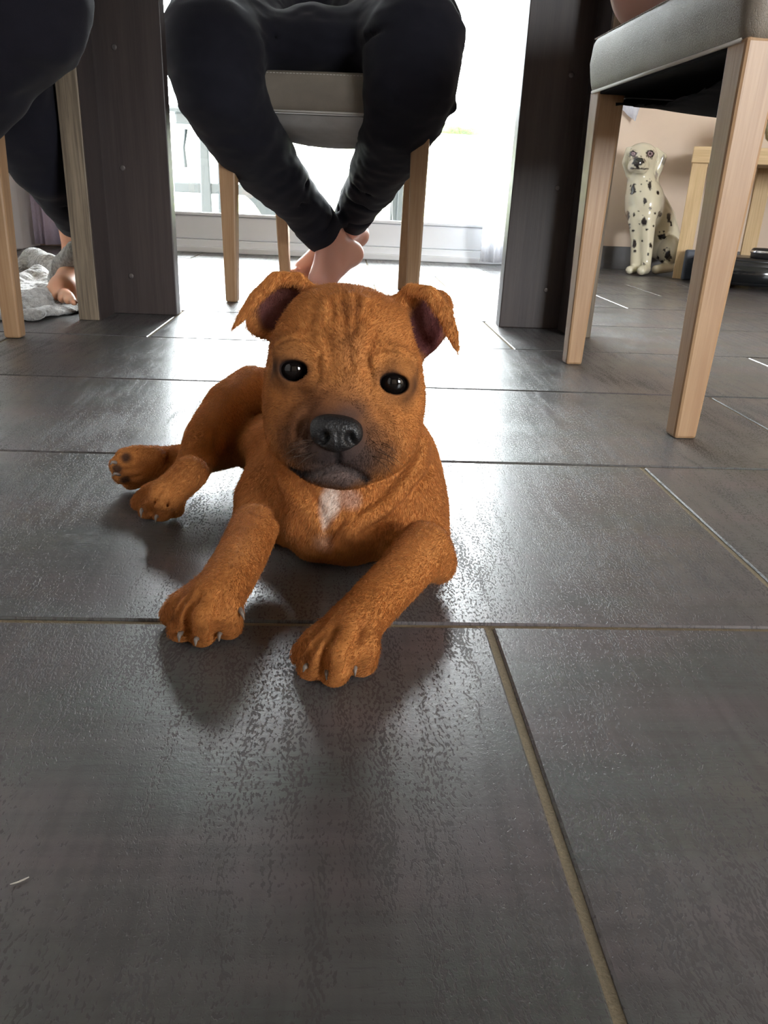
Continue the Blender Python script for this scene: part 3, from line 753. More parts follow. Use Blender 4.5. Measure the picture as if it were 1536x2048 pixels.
sf.cone([q(1290, 538, -.07), q(1283, 541, -.10)], [11*sp, 9*sp], .008)
sf.cone([q(1338, 534, -.0), q(1312, 539, -.05)], [11*sp, 9*sp], .01)
for x in (1277, 1284, 1291): sf.cone([q(x, 530, -.10), q(x-1, 545, -.125)], [1.4*sp, 1.2*sp], .004, True)
sf.cone([q(1282, 450, -.08), q(1282, 500, -.07), q(1281, 530, -.06)], [3*sp, 3*sp, 2*sp], .006, True)
sf.cone([q(1264, 337, -.068), q(1275, 339, -.085), q(1292, 338, -.068)], [1.1*sp, 1.1*sp, .9*sp], .002, True)
sf.plane_cut(2, .001)
def statue_colour(V):
    # each painted spot is an ellipse on the glaze: (px, py, half width, half height) of the spot's middle
    c = np.tile(np.array([.66, .61, .46]), (len(V), 1))*(.93+.1*vnoise(V, 60, 2)[:, None])
    cam_ = (V-CAM_C) @ CAM_R; X = 768+F_PX*cam_[:, 0]/-cam_[:, 2]; Y = 1024-F_PX*cam_[:, 1]/-cam_[:, 2]
    frontal = V[:, 1] < SY+.03+.12*np.clip((Y-400)/100, 0, 1)
    dark = np.array([.025, .018, .016])
    wob = 1+.45*(vnoise(V, 160, 6)-.5)*2
    def spot(x, y, rx, ry, col=dark, soft=.25, fr=True):
        d = np.sqrt(((X-x)/rx)**2+((Y-y)/ry)**2)*wob; w = np.clip((1-d)/soft+.5, 0, 1)
        if fr: w = w*frontal
        c[:] = c*(1-w[:, None])+col*w[:, None]
    for s in ((1266, 379, 5.5, 11), (1300, 370, 3.5, 9), (1290, 402, 4, 6), (1288.5, 443, 6, 8), (1319.5, 428, 4, 5.5), (1337.5, 436, 4, 9), (1325, 473, 8, 6), (1269, 488, 4, 8.5), (1301, 491, 3, 5),
              (1336, 511, 7, 12), (1316, 385, 3, 4), (1310, 427, 2.2, 2.5), (1256, 432, 2.5, 9), (1268, 430, 2.5, 3), (1277, 422, 1.5, 1.5), (1258, 452, 2.5, 6), (1266, 462, 3, 3), (1293, 459, 2.5, 3), (1319, 464, 2, 2),
              (1327, 463, 2, 2), (1270, 502, 3, 3), (1296, 509, 2, 3), (1316, 516, 2.5, 3), (1324, 523, 4, 2), (1288, 528, 2, 3), (1307, 452, 2, 2), (1283, 369, 1.5, 1.5), (1294, 362, 1.5, 1.5), (1281, 383, 1.5, 1.5),
              (1327, 320, 5, 9, np.array([.30, .27, .22])), (1313, 350, 3, 8, np.array([.34, .30, .25])), (1300, 418, 2, 2), (1342, 447, 2, 5), (1328, 500, 2.5, 2.5), (1284, 482, 1.7, 1.7), (1279, 448, 1.8, 2)):
        spot(*s)
    spot(1276, 322, 13, 10, np.array([.012, .010, .010]), .2); spot(1276, 331, 2, 7)
    for x in (1266, 1300.5): spot(x, 307.5, 8, 7.2, np.array([.02, .012, .012]), .2); spot(x, 307.5, 4.6, 3.9, np.array([.42, .30, .32]), .2); spot(x, 307.5, 2.6, 2.6, np.array([.03, .02, .02]), .2)
    for x in np.arange(1262, 1298, 2.0): spot(x, 337.5+.04*(x-1276)-.02*abs(x-1276), 2, 1.3, np.array([.05, .04, .035]), .3)
    return c
statue = solid('dalmatian_statue', sf, attr_mat('glazed_ceramic', .16, .5, .6, nscale=80, bump=.0002), None, 1, colour=statue_colour)
tag(statue, 'glazed white dalmatian dog statue with black spots sitting by the wall', 'statue')

# ================================================================== garden beyond the door
M['resin'] = plain('blue_grey_resin', (.009, .012, .0125), .5, .3)
GY = 4.5
gt = empty('garden_table', (-.3, GY, -.03)); tag(gt, 'blue-grey resin garden table with curved braces on the patio', 'table')
zt0, zt1 = atY(380, 250, GY)[2], atY(380, 212, GY)[2]
xl, xr = atY(330, 230, GY)[0], atY(845, 250, GY)[0]
link('tabletop', box('tabletop', xl, xr, GY-.05, GY+.75, zt0+.05, zt1, .02), M['resin'], gt)
link('apron', box('apron', xl+.05, xr-.05, GY-.02, GY+.02, zt0, zt0+.06, .01), M['resin'], gt)
def px_panel(name, pts, th=.05, y=GY):
    P = [atY(a, b, y) for a, b in pts]; return extrude(name, [(p[0], p[2]) for p in P], 1, y, y+th, .004)
for dx in ((405, 421), (795, 813)):
    for yy in (GY, GY+.62):
        p0, p1 = atY(dx[0], 440, GY), atY(dx[1], 440, GY)
        link('leg', frustum('leg', (p0[0]-.01, p1[0]+.015, yy, yy+.05, -.03), (p0[0], p1[0], yy, yy+.05, zt0+.06), .008), M['resin'], gt)
zr0, zr1 = atY(450, 389, GY)[2], atY(450, 368, GY)[2]
link('stretcher', box('stretcher', xl+.02, atY(600, 380, GY)[0], GY+.01, GY+.045, zr0, zr1, .008), M['resin'], gt)
def brace(a, b, c, w=.035, y=GY+.012):
    A, B, C_ = (atY(*p, y) for p in (a, b, c)); L = []; R_ = []
    for i in range(11):
        t = i/10; p = (1-t)**2*A+2*t*(1-t)*B+t*t*C_; d = 2*(1-t)*(B-A)+2*t*(C_-B); n = np.array([-d[2], 0, d[0]]); n /= np.linalg.norm(n)
        L.append((p[0]+n[0]*w, p[2]+n[2]*w)); R_.append((p[0]-n[0]*w, p[2]-n[2]*w))
    return extrude('brace', L+R_[::-1], 1, y, y+.03)
link('brace', brace((478, 372), (515, 380), (545, 445)), M['resin'], gt)
link('brace', brace((815, 362), (790, 385), (800, 450)), M['resin'], gt)
link('brace', tube('brace', [atY(372, 258, GY+.3), atY(367, 295, GY+.3), atY(372, 335, GY+.3)], .010, 8), M['resin'], gt)
pp = atY(617, 300, 5.6)
post = link('garden_post', tube('garden_post', [(pp[0], 5.6, -.03), (pp[0], 5.6, 2.2)], .011, 12), plain('grey_post', (.03, .03, .03), .5)); tag(post, 'thin grey post standing on the patio behind the chair', 'post')
hb = atY(908, 252, 13.6)
hf = Field((hb[0]-.8, 13.22, -.1), (hb[0]+.8, 14.2, 2.2), .05)
rr = np.random.default_rng(3)
for i in range(50):
    c = np.array([hb[0]+rr.uniform(-.2, .2), 13.65+rr.uniform(-.15, .15), rr.uniform(.0, hb[2]-.14)]); hf.cone([c], [rr.uniform(.14, .26)], .05)
for i in range(9): hf.cone([(hb[0]-.20+.065*i, 13.55+.05*(i % 3), hb[2]-.16+.03*(i % 2))], [.15], .04)
bush = solid('garden_bush', hf, leafy('bright_leaves', (.012, .030, .002), (.035, .060, .005)), None, 0, disp=lambda V: .09*(vnoise(V, 9, 3)-.5)+.07*(vnoise(V, 22, 4)-.5))
tag(bush, 'bright green bush peeking over the white garden wall', 'bush')

# ================================================================== the puppy
DOG_H = .0012
dog = Field((-.225, .285, -.004), (.115, .83, .205), DOG_H)
DH = .472; ps = DH/F_PX                                    # depth of the head's middle; metres per pixel there
def hp(x, y, z=0.0): return atD(x, y, DH-z*ps)             # head point: where it shows, and how far it comes forward
th = math.radians(7.0)
HX = CAM_R @ np.array([math.cos(th), -math.sin(th), 0]); HU = CAM_R @ np.array([math.sin(th), math.cos(th), 0]); HZ = CAM_R[:, 2]
HA = np.stack([HX, HU, HZ])
def hell(x, y, z, rx, ry, rz, k=.012, sub=False, rot=0.0):
    A = HA
    if rot:
        c, s = math.cos(math.radians(rot)), math.sin(math.radians(rot)); A = np.stack([c*HX+s*HU, -s*HX+c*HU, HZ])
    dog.ell(hp(x, y, z), (rx*ps, ry*ps, rz*ps), A, k, sub)
def hcone(spec, k=.006, sub=False, flat=None):
    dog.cone([hp(x, y, z) for x, y, z, _ in spec], [r*ps for *_, r in spec], k, sub, flat)
def gcone(spec, k=.012, sub=False):
    """legs: (px, py, height above floor of the axis, radius px)"""
    P = [atZ(x, y, z) for x, y, z, _ in spec]; dog.cone(P, [pr(s[3], p) for s, p in zip(spec, P)], k, sub)
def ycone(spec, k=.02, sub=False):
    P = [atY(x, y, Y) for x, y, Y, _ in spec]; dog.cone(P, [pr(s[3], p) for s, p in zip(spec, P)], k, sub)

# trunk: chest, ribs, belly, rump
ycone([(690, 985, .545, 150), (660, 940, .60, 140), (620, 880, .68, 118), (600, 850, .74, 110)], .03)
ycone([(700, 1010, .515, 118), (690, 1030, .495, 88)], .03)
# neck up into the head, loose skin of the throat
ycone([(700, 1000, .535, 140), (698, 900, .535, 146), (695, 800, .545, 128)], .03)
# shoulders and upper arms
ycone([(800, 930, .545, 70), (822, 1020, .515, 72), (838, 1090, .492, 62)], .02)
ycone([(560, 940, .560, 58), (532, 1000, .535, 62), (520, 1045, .515, 52)], .02)
# forelegs on the floor
gcone([(848, 1096, .031, 54), (800, 1152, .028, 50), (748, 1206, .026, 50), (712, 1248, .024, 50)], .014)
gcone([(882, 1136, .016, 22)], .02)
gcone([(510, 1052, .034, 46), (482, 1115, .030, 48), (450, 1170, .028, 50), (432, 1196, .026, 50)], .014)
# hind legs: the upper one planted over the lower one
ycone([(580, 830, .70, 100), (505, 775, .665, 42), (455, 808, .635, 42), (412, 875, .595, 41), (384, 940, .565, 33)], .016)
gcone([(382, 945, .042, 33), (354, 972, .032, 33), (332, 990, .026, 34)], .012)
gcone([(560, 900, .045, 60), (480, 893, .030, 36), (420, 912, .026, 32), (340, 925, .025, 31), (282, 931, .024, 36)], .014)
gcone([(560, 860, .05, 40), (478, 880, .040, 18)], .012)
# paws and toes
TOES = []
def paw(toes, claws, kz=1.0):
    for pts in toes:
        gcone(pts, .0035)
    for a, b in claws: TOES.append((a, b))
paw([[(400, 1172, .020, 16), (362, 1208, .019, 25), (344, 1230, .0070, 23)], [(412, 1170, .026, 18), (378, 1226, .021, 28), (362, 1260, .0068, 26)],
     [(432, 1170, .028, 18), (412, 1232, .023, 31), (404, 1267, .0075, 29)], [(452, 1172, .024, 16), (456, 1224, .020, 29), (456, 1254, .0070, 27)], [(430, 1190, .018, 48), (412, 1240, .010, 34)]],
    [((361, 1266), (358, 1284)), ((394, 1276), (391, 1292)), ((440, 1266), (438, 1283)), ((480, 1220), (489, 1240))])
paw([[(680, 1232, .020, 16), (628, 1282, .018, 25), (606, 1310, .0066, 24)], [(692, 1230, .026, 18), (643, 1302, .021, 29), (622, 1335, .0068, 27)],
     [(712, 1228, .028, 20), (682, 1308, .022, 34), (668, 1344, .0078, 31)], [(734, 1224, .024, 16), (728, 1292, .020, 32), (722, 1325, .0072, 30)], [(705, 1250, .018, 50), (672, 1318, .010, 36)]],
    [((614, 1332), (606, 1344)), ((655, 1344), (653, 1360)), ((709, 1334), (710, 1352))])
paw([[(335, 962, .026, 12), (300, 987, .018, 19), (281, 1005, .0068, 18)], [(342, 964, .028, 12), (312, 1000, .018, 19), (297, 1021, .0066, 19)],
     [(350, 966, .026, 12), (332, 1004, .017, 20), (323, 1026, .0066, 19)], [(358, 968, .022, 12), (352, 1002, .015, 18), (349, 1020, .0064, 17)]],
    [((284, 1020), (282, 1035)), ((314, 1032), (311, 1045))])
paw([[(310, 912, .034, 20), (270, 911, .034, 20), (250, 914, .033, 18)], [(310, 922, .028, 22), (262, 926, .027, 22), (238, 931, .026, 19)],
     [(310, 936, .020, 22), (264, 944, .018, 21), (243, 950, .017, 18)], [(312, 946, .014, 20), (280, 956, .011, 19), (262, 963, .0085, 17)]],
    [((231, 925), (220, 930)), ((236, 948), (224, 953))])
PAW_GROOVES = ([(400, 1190, 2.5), (384, 1215, 4), (376, 1240, 5), (376, 1275, 5.5)], [(444, 1190, 2.5), (438, 1220, 4), (432, 1245, 5), (429, 1276, 5.5)], [(374, 1196, 2.5), (356, 1222, 4), (346, 1248, 4)],
    [(676, 1255, 2.5), (660, 1285, 4), (650, 1315, 5.5), (644, 1352, 5.5)], [(724, 1255, 2.5), (714, 1285, 4), (704, 1310, 5.5), (697, 1342, 5.5)], [(646, 1268, 2.5), (625, 1295, 4), (610, 1326, 4)],
    [(326, 975, 2), (312, 998, 3), (302, 1026, 3.5)], [(342, 980, 2), (336, 1005, 3), (331, 1032, 3.5)], [(280, 917, 2), (244, 921, 3.5)], [(280, 936, 2), (244, 941, 3.5)], [(285, 950, 2), (256, 957, 3)])
# head
def crease(spec, k=.006, sink=.3):
    """a furrow pressed into the surface along picked points (px, py, half width px)"""
    P, R_ = [], []
    for x, y, r in spec:
        h_ = dog.hit(x, y, .2, 1.2)
        if h_ is None: continue
        d = ray(x, y); d /= np.linalg.norm(d); r = r*1.7; P.append(h_-d*r*ps*(1-2*sink)*.5); R_.append(r*ps)
    if len(P) > 1: dog.cone(P, R_, k, True)
def ridge(spec, k=.008, sink=.5):
    P, R_ = [], []
    for x, y, r in spec:
        h_ = dog.hit(x, y, .2, 1.2)
        if h_ is None: continue
        d = ray(x, y); d /= np.linalg.norm(d); P.append(h_+d*r*ps*sink); R_.append(r*ps)
    if len(P) > 1: dog.cone(P, R_, k)
hell(692, 688, -38, 150, 117, 125, .015)
hell(608, 785, -18, 80, 90, 88, .02); hell(770, 803, -18, 80, 90, 88, .02)
hell(689, 770, 22, 108, 90, 66, .02)
hcone([(690, 745, 52, 46), (680, 815, 92, 46), (674, 866, 104, 44)], .02)
hell(632, 898, 58, 62, 55, 60, .016); hell(724, 906, 58, 62, 55, 60, .016)
hell(590, 868, 10, 50, 50, 50, .02); hell(776, 884, 10, 50, 50, 50, .02)
hell(671, 950, 58, 56, 25, 52, .008)
hell(598, 698, 58, 44, 20, 24, .010); hell(780, 722, 58, 44, 20, 24, .010)
# loose skin: the fold from the cheek down to the breastbone, and the breast
ridge([(842, 885, 12), (828, 935, 22), (796, 985, 25), (748, 1026, 20), (700, 1052, 12)], .014, .25)
ridge([(566, 930, 14), (588, 980, 18), (622, 1022, 16), (650, 1052, 10)], .014, .35)
ridge([(600, 1060, 26), (620, 1085, 24)], .02, .6); ridge([(720, 1075, 26), (700, 1092, 24)], .02, .6)
# brow and forehead ridges of loose skin
for w in ([(672, 600, 8), (678, 640, 11), (680, 690, 9)], [(702, 596, 8), (704, 640, 11), (700, 690, 9)], [(728, 604, 8), (726, 640, 11), (718, 690, 9)], [(650, 612, 7), (648, 650, 10), (650, 690, 9)],
          [(560, 700, 9), (590, 688, 14), (630, 696, 13), (650, 720, 9)], [(822, 724, 9), (792, 710, 14), (752, 712, 13), (738, 735, 9)], [(772, 800, 6), (795, 850, 9), (806, 900, 7)], [(750, 800, 6), (774, 845, 8), (784, 890, 6)],
          [(600, 900, 6), (592, 860, 8), (602, 826, 6)], [(618, 765, 8), (640, 775, 8)]):
    ridge(w, .006, .55)
# mouth line, philtrum, wrinkles
crease([(586, 938, 3), (600, 946, 4), (625, 949, 4.5), (652, 942, 4.5), (676, 934, 4.5), (702, 941, 4.5), (724, 953, 4.5), (736, 960, 3)], .002, .6)
crease([(675, 895, 3), (676, 915, 3), (676, 934, 3)], .002, .5)
for w in ([(682, 590, 2), (690, 630, 4), (692, 672, 3)], [(714, 588, 2), (716, 625, 4.5), (708, 664, 2)], [(645, 652, 2), (655, 690, 4), (662, 725, 3)], [(752, 664, 2), (736, 700, 4), (730, 742, 3)],
          [(662, 596, 2), (667, 632, 3)], [(740, 602, 2), (732, 640, 3)], [(758, 800, 2), (782, 850, 4), (792, 905, 3)], [(738, 790, 2), (765, 838, 3.5), (774, 885, 2)],
          [(604, 840, 2), (590, 880, 3)], [(622, 850, 2), (610, 895, 3)], [(552, 690, 2), (572, 676, 3.5), (612, 676, 3.5), (635, 690, 2)], [(748, 700, 3), (775, 694, 3.5), (806, 700, 3.5), (828, 722, 2)],
          [(700, 700, 2), (704, 735, 3)], [(640, 700, 2), (634, 730, 3.5), (636, 760, 2)], [(735, 720, 2), (742, 750, 3.5), (742, 775, 2)]):
    crease(w, .0028, .45)
for w in ([(840, 888, 3), (812, 935, 6), (766, 988, 6), (716, 1022, 4)], [(862, 930, 3), (834, 978, 5), (784, 1034, 5), (724, 1068, 3)], [(560, 925, 3), (585, 968, 5), (625, 1012, 5), (652, 1045, 4), (654, 1085, 3)],
          [(592, 950, 3), (620, 985, 4), (645, 1020, 3)], [(548, 1030, 3), (556, 1070, 5), (548, 1098, 4)], [(800, 1062, 3), (778, 1075, 5), (768, 1096, 4)],
          [(690, 1040, 2), (672, 1062, 4), (655, 1085, 3)]):
    crease(w, .004, .5)
for w in PAW_GROOVES:
    fore = w[0][1] > 1100; crease([(x, y, r*(1.2 if fore else .85)) for x, y, r in w], .0022, .8 if fore else .6)
# ears: a hollow cup with the flap folded forward over it
FL = (HZ, .42)
hell(568, 616, -66, 68, 64, 30, .008, rot=20); hell(522, 645, -50, 32, 30, 13, .008)
hell(560, 618, -22, 60, 53, 36, .003, True, rot=20)
hcone([(632, 588, -34, 12), (596, 556, -6, 14), (552, 557, 10, 16), (511, 595, 12, 15), (484, 633, 6, 11), (467, 657, 0, 5)], .005, False, FL)
hell(852, 650, -66, 47, 80, 30, .008, rot=-22); hcone([(790, 630, -58, 20), (816, 604, -52, 20), (834, 592, -44, 14)], .008)
hell(854, 650, -22, 40, 68, 36, .003, True, rot=-22)
hcone([(788, 606, -34, 12), (822, 577, -2, 13), (860, 586, 10, 16), (890, 628, 10, 17), (905, 668, 6, 14), (913, 695, 2, 8), (916, 708, 0, 4)], .005, False, FL)
# eye sockets
EYES = [(589, 738), (788, 764)]; EYE_R = 30*ps; EC = []
for x, y in EYES:
    s_ = dog.hit(x, y, .2, 1.0); d = ray(x, y); d = d/np.linalg.norm(d); c = s_+d*EYE_R*.74; EC.append(c)
    dog.cone([c-d*EYE_R*.30], [EYE_R*1.22], .008)           # lids stand a little proud
    dog.ell(c-d*EYE_R*.95-HU*3*ps, np.array([27.5*ps, 20*ps, EYE_R*1.1]), HA, .0025, True)
    dog.ell(c-d*EYE_R*.80+HU*25*ps, np.array([36*ps, 10*ps, 15*ps]), HA, .004)   # upper lid
dog.plane_cut(2, .0012)
V, Q = dog.surface(2)

# vertex colours: red fawn coat, sooty muzzle and eye rims, white chest blaze, dark ear linings, darker face and left cheek
def coat(V):
    n = vnoise(V, 45, 2)[:, None]; n2 = vnoise(V*np.array([1, 1, 1]), 220, 5)[:, None]
    c = np.array([.41, .155, .040])*(1-n)+np.array([.50, .212, .064])*n
    c = c*(.93+.14*n2)
    def blob(p, r, col, amt=1.0, soft=.5, stretch=None):
        if p is None: return
        d = V-np.asarray(p)
        if stretch is not None:
            ax, f_ = stretch; d = d+np.outer(d @ ax, ax)*(1/f_-1)
        e = np.sqrt((d**2).sum(1))/r+.25*(vnoise(V, 120, 8)-.5)
        w = (np.clip((1-e)/soft, 0, 1)*amt)[:, None]; c[:] = c*(1-w)+np.array(col)*w
    S = lambda x, y: dog.hit(x, y, .2, 1.2)
    soot, black, white = (.045, .026, .022), (.012, .009, .009), (.74, .62, .54)
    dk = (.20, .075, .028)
    blob(S(650, 830), .050, (.23, .085, .026), .6, 1.0); blob(S(560, 820), .022, (.20, .075, .024), .55, 1.0)  # broad darker tone over the face, again on the image-left cheek
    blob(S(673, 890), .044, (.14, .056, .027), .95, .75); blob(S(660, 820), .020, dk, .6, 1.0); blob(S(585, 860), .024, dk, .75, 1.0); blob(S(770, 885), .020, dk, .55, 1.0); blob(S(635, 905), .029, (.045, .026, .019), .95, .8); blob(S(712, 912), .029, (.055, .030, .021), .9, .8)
    blob(S(672, 862), .021, soot, .85, .5); blob(S(676, 920), .012, soot, .8, .8)
    blob(S(670, 900), .036, (.07, .038, .026), .6, .9)
    blob(S(650, 914), .013, (.045, .032, .030), .8, .7); blob(S(704, 918), .013, (.050, .034, .031), .8, .7); blob(S(676, 916), .011, (.03, .022, .022), .8, .7)
    MOUTH = [(586, 938), (600, 946), (612, 948), (625, 949), (638, 946), (652, 942), (664, 937), (676, 934), (689, 937), (702, 941), (714, 949), (726, 954), (734, 958)]
    for x, y in MOUTH: blob(S(x, y), .0065, soot, .7, .7)
    for x, y in MOUTH+[(675, 900), (676, 910), (676, 922)]: blob(S(x, y), .0032, black, .95, .5)
    blob(S(668, 962), .012, (.16, .12, .11), .7, .7, (HX, 2.2))
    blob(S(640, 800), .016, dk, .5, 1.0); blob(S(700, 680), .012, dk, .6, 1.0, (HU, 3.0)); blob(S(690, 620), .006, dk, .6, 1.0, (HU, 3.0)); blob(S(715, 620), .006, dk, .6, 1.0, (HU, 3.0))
    for (x, y), ce in zip(EYES, EC):
        blob(ce, EYE_R*2.15, (.075, .030, .016), .9, .5); blob(ce, EYE_R*1.55, (.02, .012, .010), 1, .25)
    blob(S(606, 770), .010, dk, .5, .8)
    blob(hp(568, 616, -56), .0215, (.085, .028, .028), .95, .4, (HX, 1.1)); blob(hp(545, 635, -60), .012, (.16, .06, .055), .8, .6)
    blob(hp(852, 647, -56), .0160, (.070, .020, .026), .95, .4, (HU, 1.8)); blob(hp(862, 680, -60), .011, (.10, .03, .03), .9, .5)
    blob(S(660, 1008), .0085, white, .95, .5, (HU, 2.0)); blob(S(700, 996), .0095, (.52, .33, .25), .75, .6); blob(S(652, 1042), .0035, white, .7, .6, (HU, 2.5)); blob(S(650, 1085), .009, (.64, .42, .30), .55, .8)
    for x, y in ((345, 1235), (612, 1318), (250, 922), (238, 945), (290, 1018), (312, 1028)): blob(S(x, y), .0045, dk, .6, .8)
    for x, y in ((252, 915), (234, 938), (252, 960)): blob(S(x, y), .0055, (.03, .02, .02), .85, .5)
    return np.clip(c, 0, 1)
me = quad_mesh('puppy', V, Q); rgb = coat(V); paint(me, rgb)
puppy = link('puppy', me, attr_mat('puppy_coat', .75, .12, nscale=900, bump=.0004))
tag(puppy, 'red-fawn puppy with sooty muzzle and white chest patch lying on the tiles', 'dog')

# eyes
def eye_mat():
    t = NT('dark_wet_eye'); t.set(Base_Color=(.006, .0045, .004, 1), Roughness=.04); t.b.inputs['Specular IOR Level'].default_value = .45; return t.m
EM = eye_mat()
def ball(name, c, r, mat, parent, n=24):
    bm = bmesh.new(); bmesh.ops.create_uvsphere(bm, u_segments=n*2, v_segments=n, radius=r, matrix=Matrix.Translation(c)); return link(name, bm_mesh(name, bm, True), mat, parent, False)
for c in EC: ball('eye', c, EYE_R, EM, puppy)
# nose leather
nz = dog.hit(672, 862, .2, 1.0); nd = (nz-CAM_C); nl = np.linalg.norm(nd); nd = nd/nl
nf = Field(nz-.026, nz+.026, .0006)
def npnt(x, y, z): return atD(x, y, depth(nz)-z*ps)
def nell(x, y, z, rx, ry, rz, k, sub=False): nf.ell(npnt(x, y, z), (rx*ps, ry*ps, rz*ps), HA, k, sub)
nell(672, 852, -2, 44, 21, 24, .004); nell(650, 868, -4, 26, 24, 24, .005); nell(696, 870, -4, 26, 24, 24, .005); nell(673, 884, -6, 20, 18, 20, .005)
nell(649, 873, 16, 8, 9, 16, .003, True); nell(699, 875, 16, 8, 9, 16, .003, True); nell(640, 884, 10, 8, 3.5, 14, .003, True); nell(708, 887, 10, 8, 3.5, 14, .003, True)
nf.cone([npnt(675, 868, 22), npnt(675, 903, 16)], [1.6*ps, 1.6*ps], .0016, True)
NV, NQ = nf.surface(1)
nm = NT('black_nose_leather'); _v = nm.new('ShaderNodeTexVoronoi', inp={'Vector': nm.coord(), 'Scale': 900.0}).outputs[0]
nm.set(Base_Color=(.009, .0085, .009, 1), Roughness=.5); nm.bump(_v, .0004, .7)
link('nose', quad_mesh('nose', NV, NQ), nm.m, puppy, False)
# claws
CM = plain('horn_claw', (.20, .165, .14), .35, .5, var=.3, nscale=400)
for a, b in TOES:
    p = dog.hit(a[0], a[1], .2, 1.2)
    if p is None: continue
    e = atD(b[0], b[1], depth(p)-.003); e[2] = max(e[2], .0016)
    m_ = (p+e)/2+np.array([0, -.001, .0018])
    link('claw', tube('claw', [p+(p-m_)*.6, p, m_, e], [.0016, .0016, .0012, .0003], 8), CM, puppy, False)

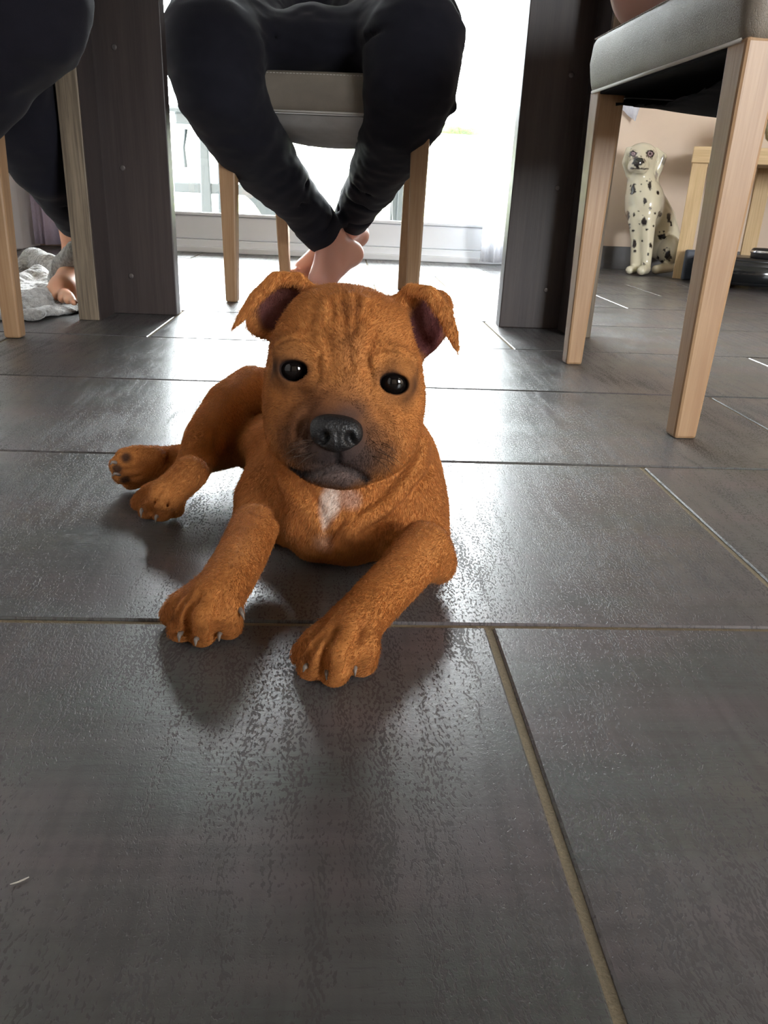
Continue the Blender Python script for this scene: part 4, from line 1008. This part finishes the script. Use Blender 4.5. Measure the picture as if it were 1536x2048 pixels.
# short coat hairs
def fur(V, Q, rgb, count, name):
    rg = np.random.default_rng(7)
    tri = np.concatenate([Q[:, [0, 1, 2]], Q[:, [0, 2, 3]]]); A, B, C_ = V[tri[:, 0]], V[tri[:, 1]], V[tri[:, 2]]
    N = np.cross(B-A, C_-A); ar = np.linalg.norm(N, axis=1); ok = ar > 1e-12; tri, A, B, C_, N, ar = tri[ok], A[ok], B[ok], C_[ok], N[ok], ar[ok]
    N = N/ar[:, None]
    facing = ((CAM_C-A)*N).sum(1) > -.12*np.linalg.norm(CAM_C-A, axis=1)   # hair only where a viewer in front could see it
    wgt = ar*np.where(facing, 1.0, .15); cdf = np.cumsum(wgt)/wgt.sum(); i = np.searchsorted(cdf, rg.random(count))
    u, v = rg.random(count), rg.random(count); s_ = u+v > 1; u[s_], v[s_] = 1-u[s_], 1-v[s_]
    P = A[i]+u[:, None]*(B[i]-A[i])+v[:, None]*(C_[i]-A[i]); n = N[i]; col = rgb[tri[i, 0]]
    # growth direction: back over the face from the nose, down the neck and chest, along the legs to the toes
    nose = nz; hc = hp(690, 770, 0)
    wh = np.exp(-(np.linalg.norm(P-hc, axis=1)/.062)**4)[:, None]
    flow = (P-(nose-HZ*(-.01)))*wh*14
    flow += (1-wh)*np.array([-.15, -.15, -1.0])
    for (a, b) in (((505, 1060, .03), (405, 1250, .01)), ((860, 1110, .03), (665, 1330, .01)), ((500, 780, .09), (310, 1020, .02)), ((480, 890, .03), (240, 935, .02))):
        a, b = atZ(*a), atZ(*b); d = b-a; L = np.linalg.norm(d); t = np.clip(((P-a) @ d)/L**2, 0, 1)
        w = np.exp(-(np.linalg.norm(P-(a+t[:, None]*d), axis=1)/.028)**4)[:, None]*(1-wh); flow = flow*(1-w)+d/L*w
    flow += .25*np.stack([vnoise(P, 60, k_)-.5 for k_ in (11, 12, 13)], 1)*2
    flow -= (flow*n).sum(1)[:, None]*n; flow /= np.maximum(np.linalg.norm(flow, axis=1), 1e-6)[:, None]
    ln = np.full(count, .0032); dn = np.linalg.norm(P-nose, axis=1); ln *= np.clip(.42+dn/.10*.5, .42, 1.0)
    for c in EC:
        de = np.linalg.norm(P-c, axis=1); ln *= np.clip((de-EYE_R*1.15)/.010, .0, 1)
    ln *= np.where((col[:, 0] < .17) & (P[:, 2] > .13) & (dn > .05), .35, 1)
    ln *= np.where(dn < .018, .25, 1); ln *= rg.uniform(.6, 1.15, count)
    for q_ in ((405, 1240), (665, 1310), (312, 1008), (255, 938)):
        pz = dog.hit(*q_, .2, 1.2); ln *= 1-.55*np.exp(-(np.linalg.norm(P-pz, axis=1)/.026)**4)
    floor_clear = np.clip(P[:, 2]/.006, .2, 1); ln *= floor_clear
    j = rg.normal(0, .16, (count, 3))
    up = np.where(rg.random(count) < .07, .9, .30)[:, None]
    d0 = n*up+flow*.85+j; d0 /= np.linalg.norm(d0, axis=1)[:, None]; d1 = n*(up-.30)+flow+j*.6; d1 /= np.linalg.norm(d1, axis=1)[:, None]
    pts = np.stack([P-n*.0004, P+d0*ln[:, None]*.5, P+(d0*.5+d1*.5)*ln[:, None]], 1)
    pts[:, :, 2] = np.maximum(pts[:, :, 2], .0006)
    keep = ln > .0005; pts, col = pts[keep], col[keep]; cnt = len(pts)
    hc_ = bpy.data.hair_curves.new(name); hc_.add_curves([3]*cnt)
    hc_.attributes['position'].data.foreach_set('vector', pts.astype(np.float32).ravel())
    ra = hc_.attributes.get('radius') or hc_.attributes.new('radius', 'FLOAT', 'POINT')
    ra.data.foreach_set('value', np.tile(np.array([.00009, .00007, .00002], np.float32), cnt))
    ca = hc_.attributes.new('Col', 'FLOAT_COLOR', 'CURVE'); col = col*rg.uniform(.66, 1.38, (cnt, 1))
    ca.data.foreach_set('color', np.concatenate([np.clip(col, 0, 1), np.ones((cnt, 1))], 1).astype(np.float32).ravel())
    o = bpy.data.objects.new(name, hc_); COL.objects.link(o); o.parent = puppy
    t = NT('coat_hair'); a = t.new('ShaderNodeAttribute', attribute_name='Col').outputs['Color']; t.set(Base_Color=a, Roughness=.5); t.b.inputs['Specular IOR Level'].default_value = .3
    tl_ = t.new('ShaderNodeBsdfTranslucent', inp={'Color': a}); mx_ = t.new('ShaderNodeMixShader', inp={0: .36, 1: t.b.outputs[0], 2: tl_.outputs[0]}); t.l.new(mx_.outputs[0], t.n['Material Output'].inputs[0])
    hc_.materials.append(t.m); o['kind'] = 'stuff'; o['label'] = 'short red-fawn coat hair'
    return o
FUR_COUNT = 280000
fur(V, Q, rgb, FUR_COUNT, 'fur')
# whiskers
WM = plain('dark_whisker', (.05, .03, .02), .5, .4, bump=0)
rw = random.Random(5)
for sx, xs in ((-1, (612, 622, 634, 640)), (1, (748, 758, 766, 742))):
    for x in xs:
        for y in (886, 908):
            p = dog.hit(x+rw.uniform(-4, 4), y+rw.uniform(-6, 6), .2, 1.0)
            if p is None: continue
            d = HX*sx*.8-HU*rw.uniform(.1, .6)+HZ*.45; d /= np.linalg.norm(d); L = rw.uniform(.010, .019)
            link('whisker', tube('whisker', [p, p+d*L*.5, p+d*L-HU*L*.15], [.00016, .00013, .00004], 5), WM, puppy, False)
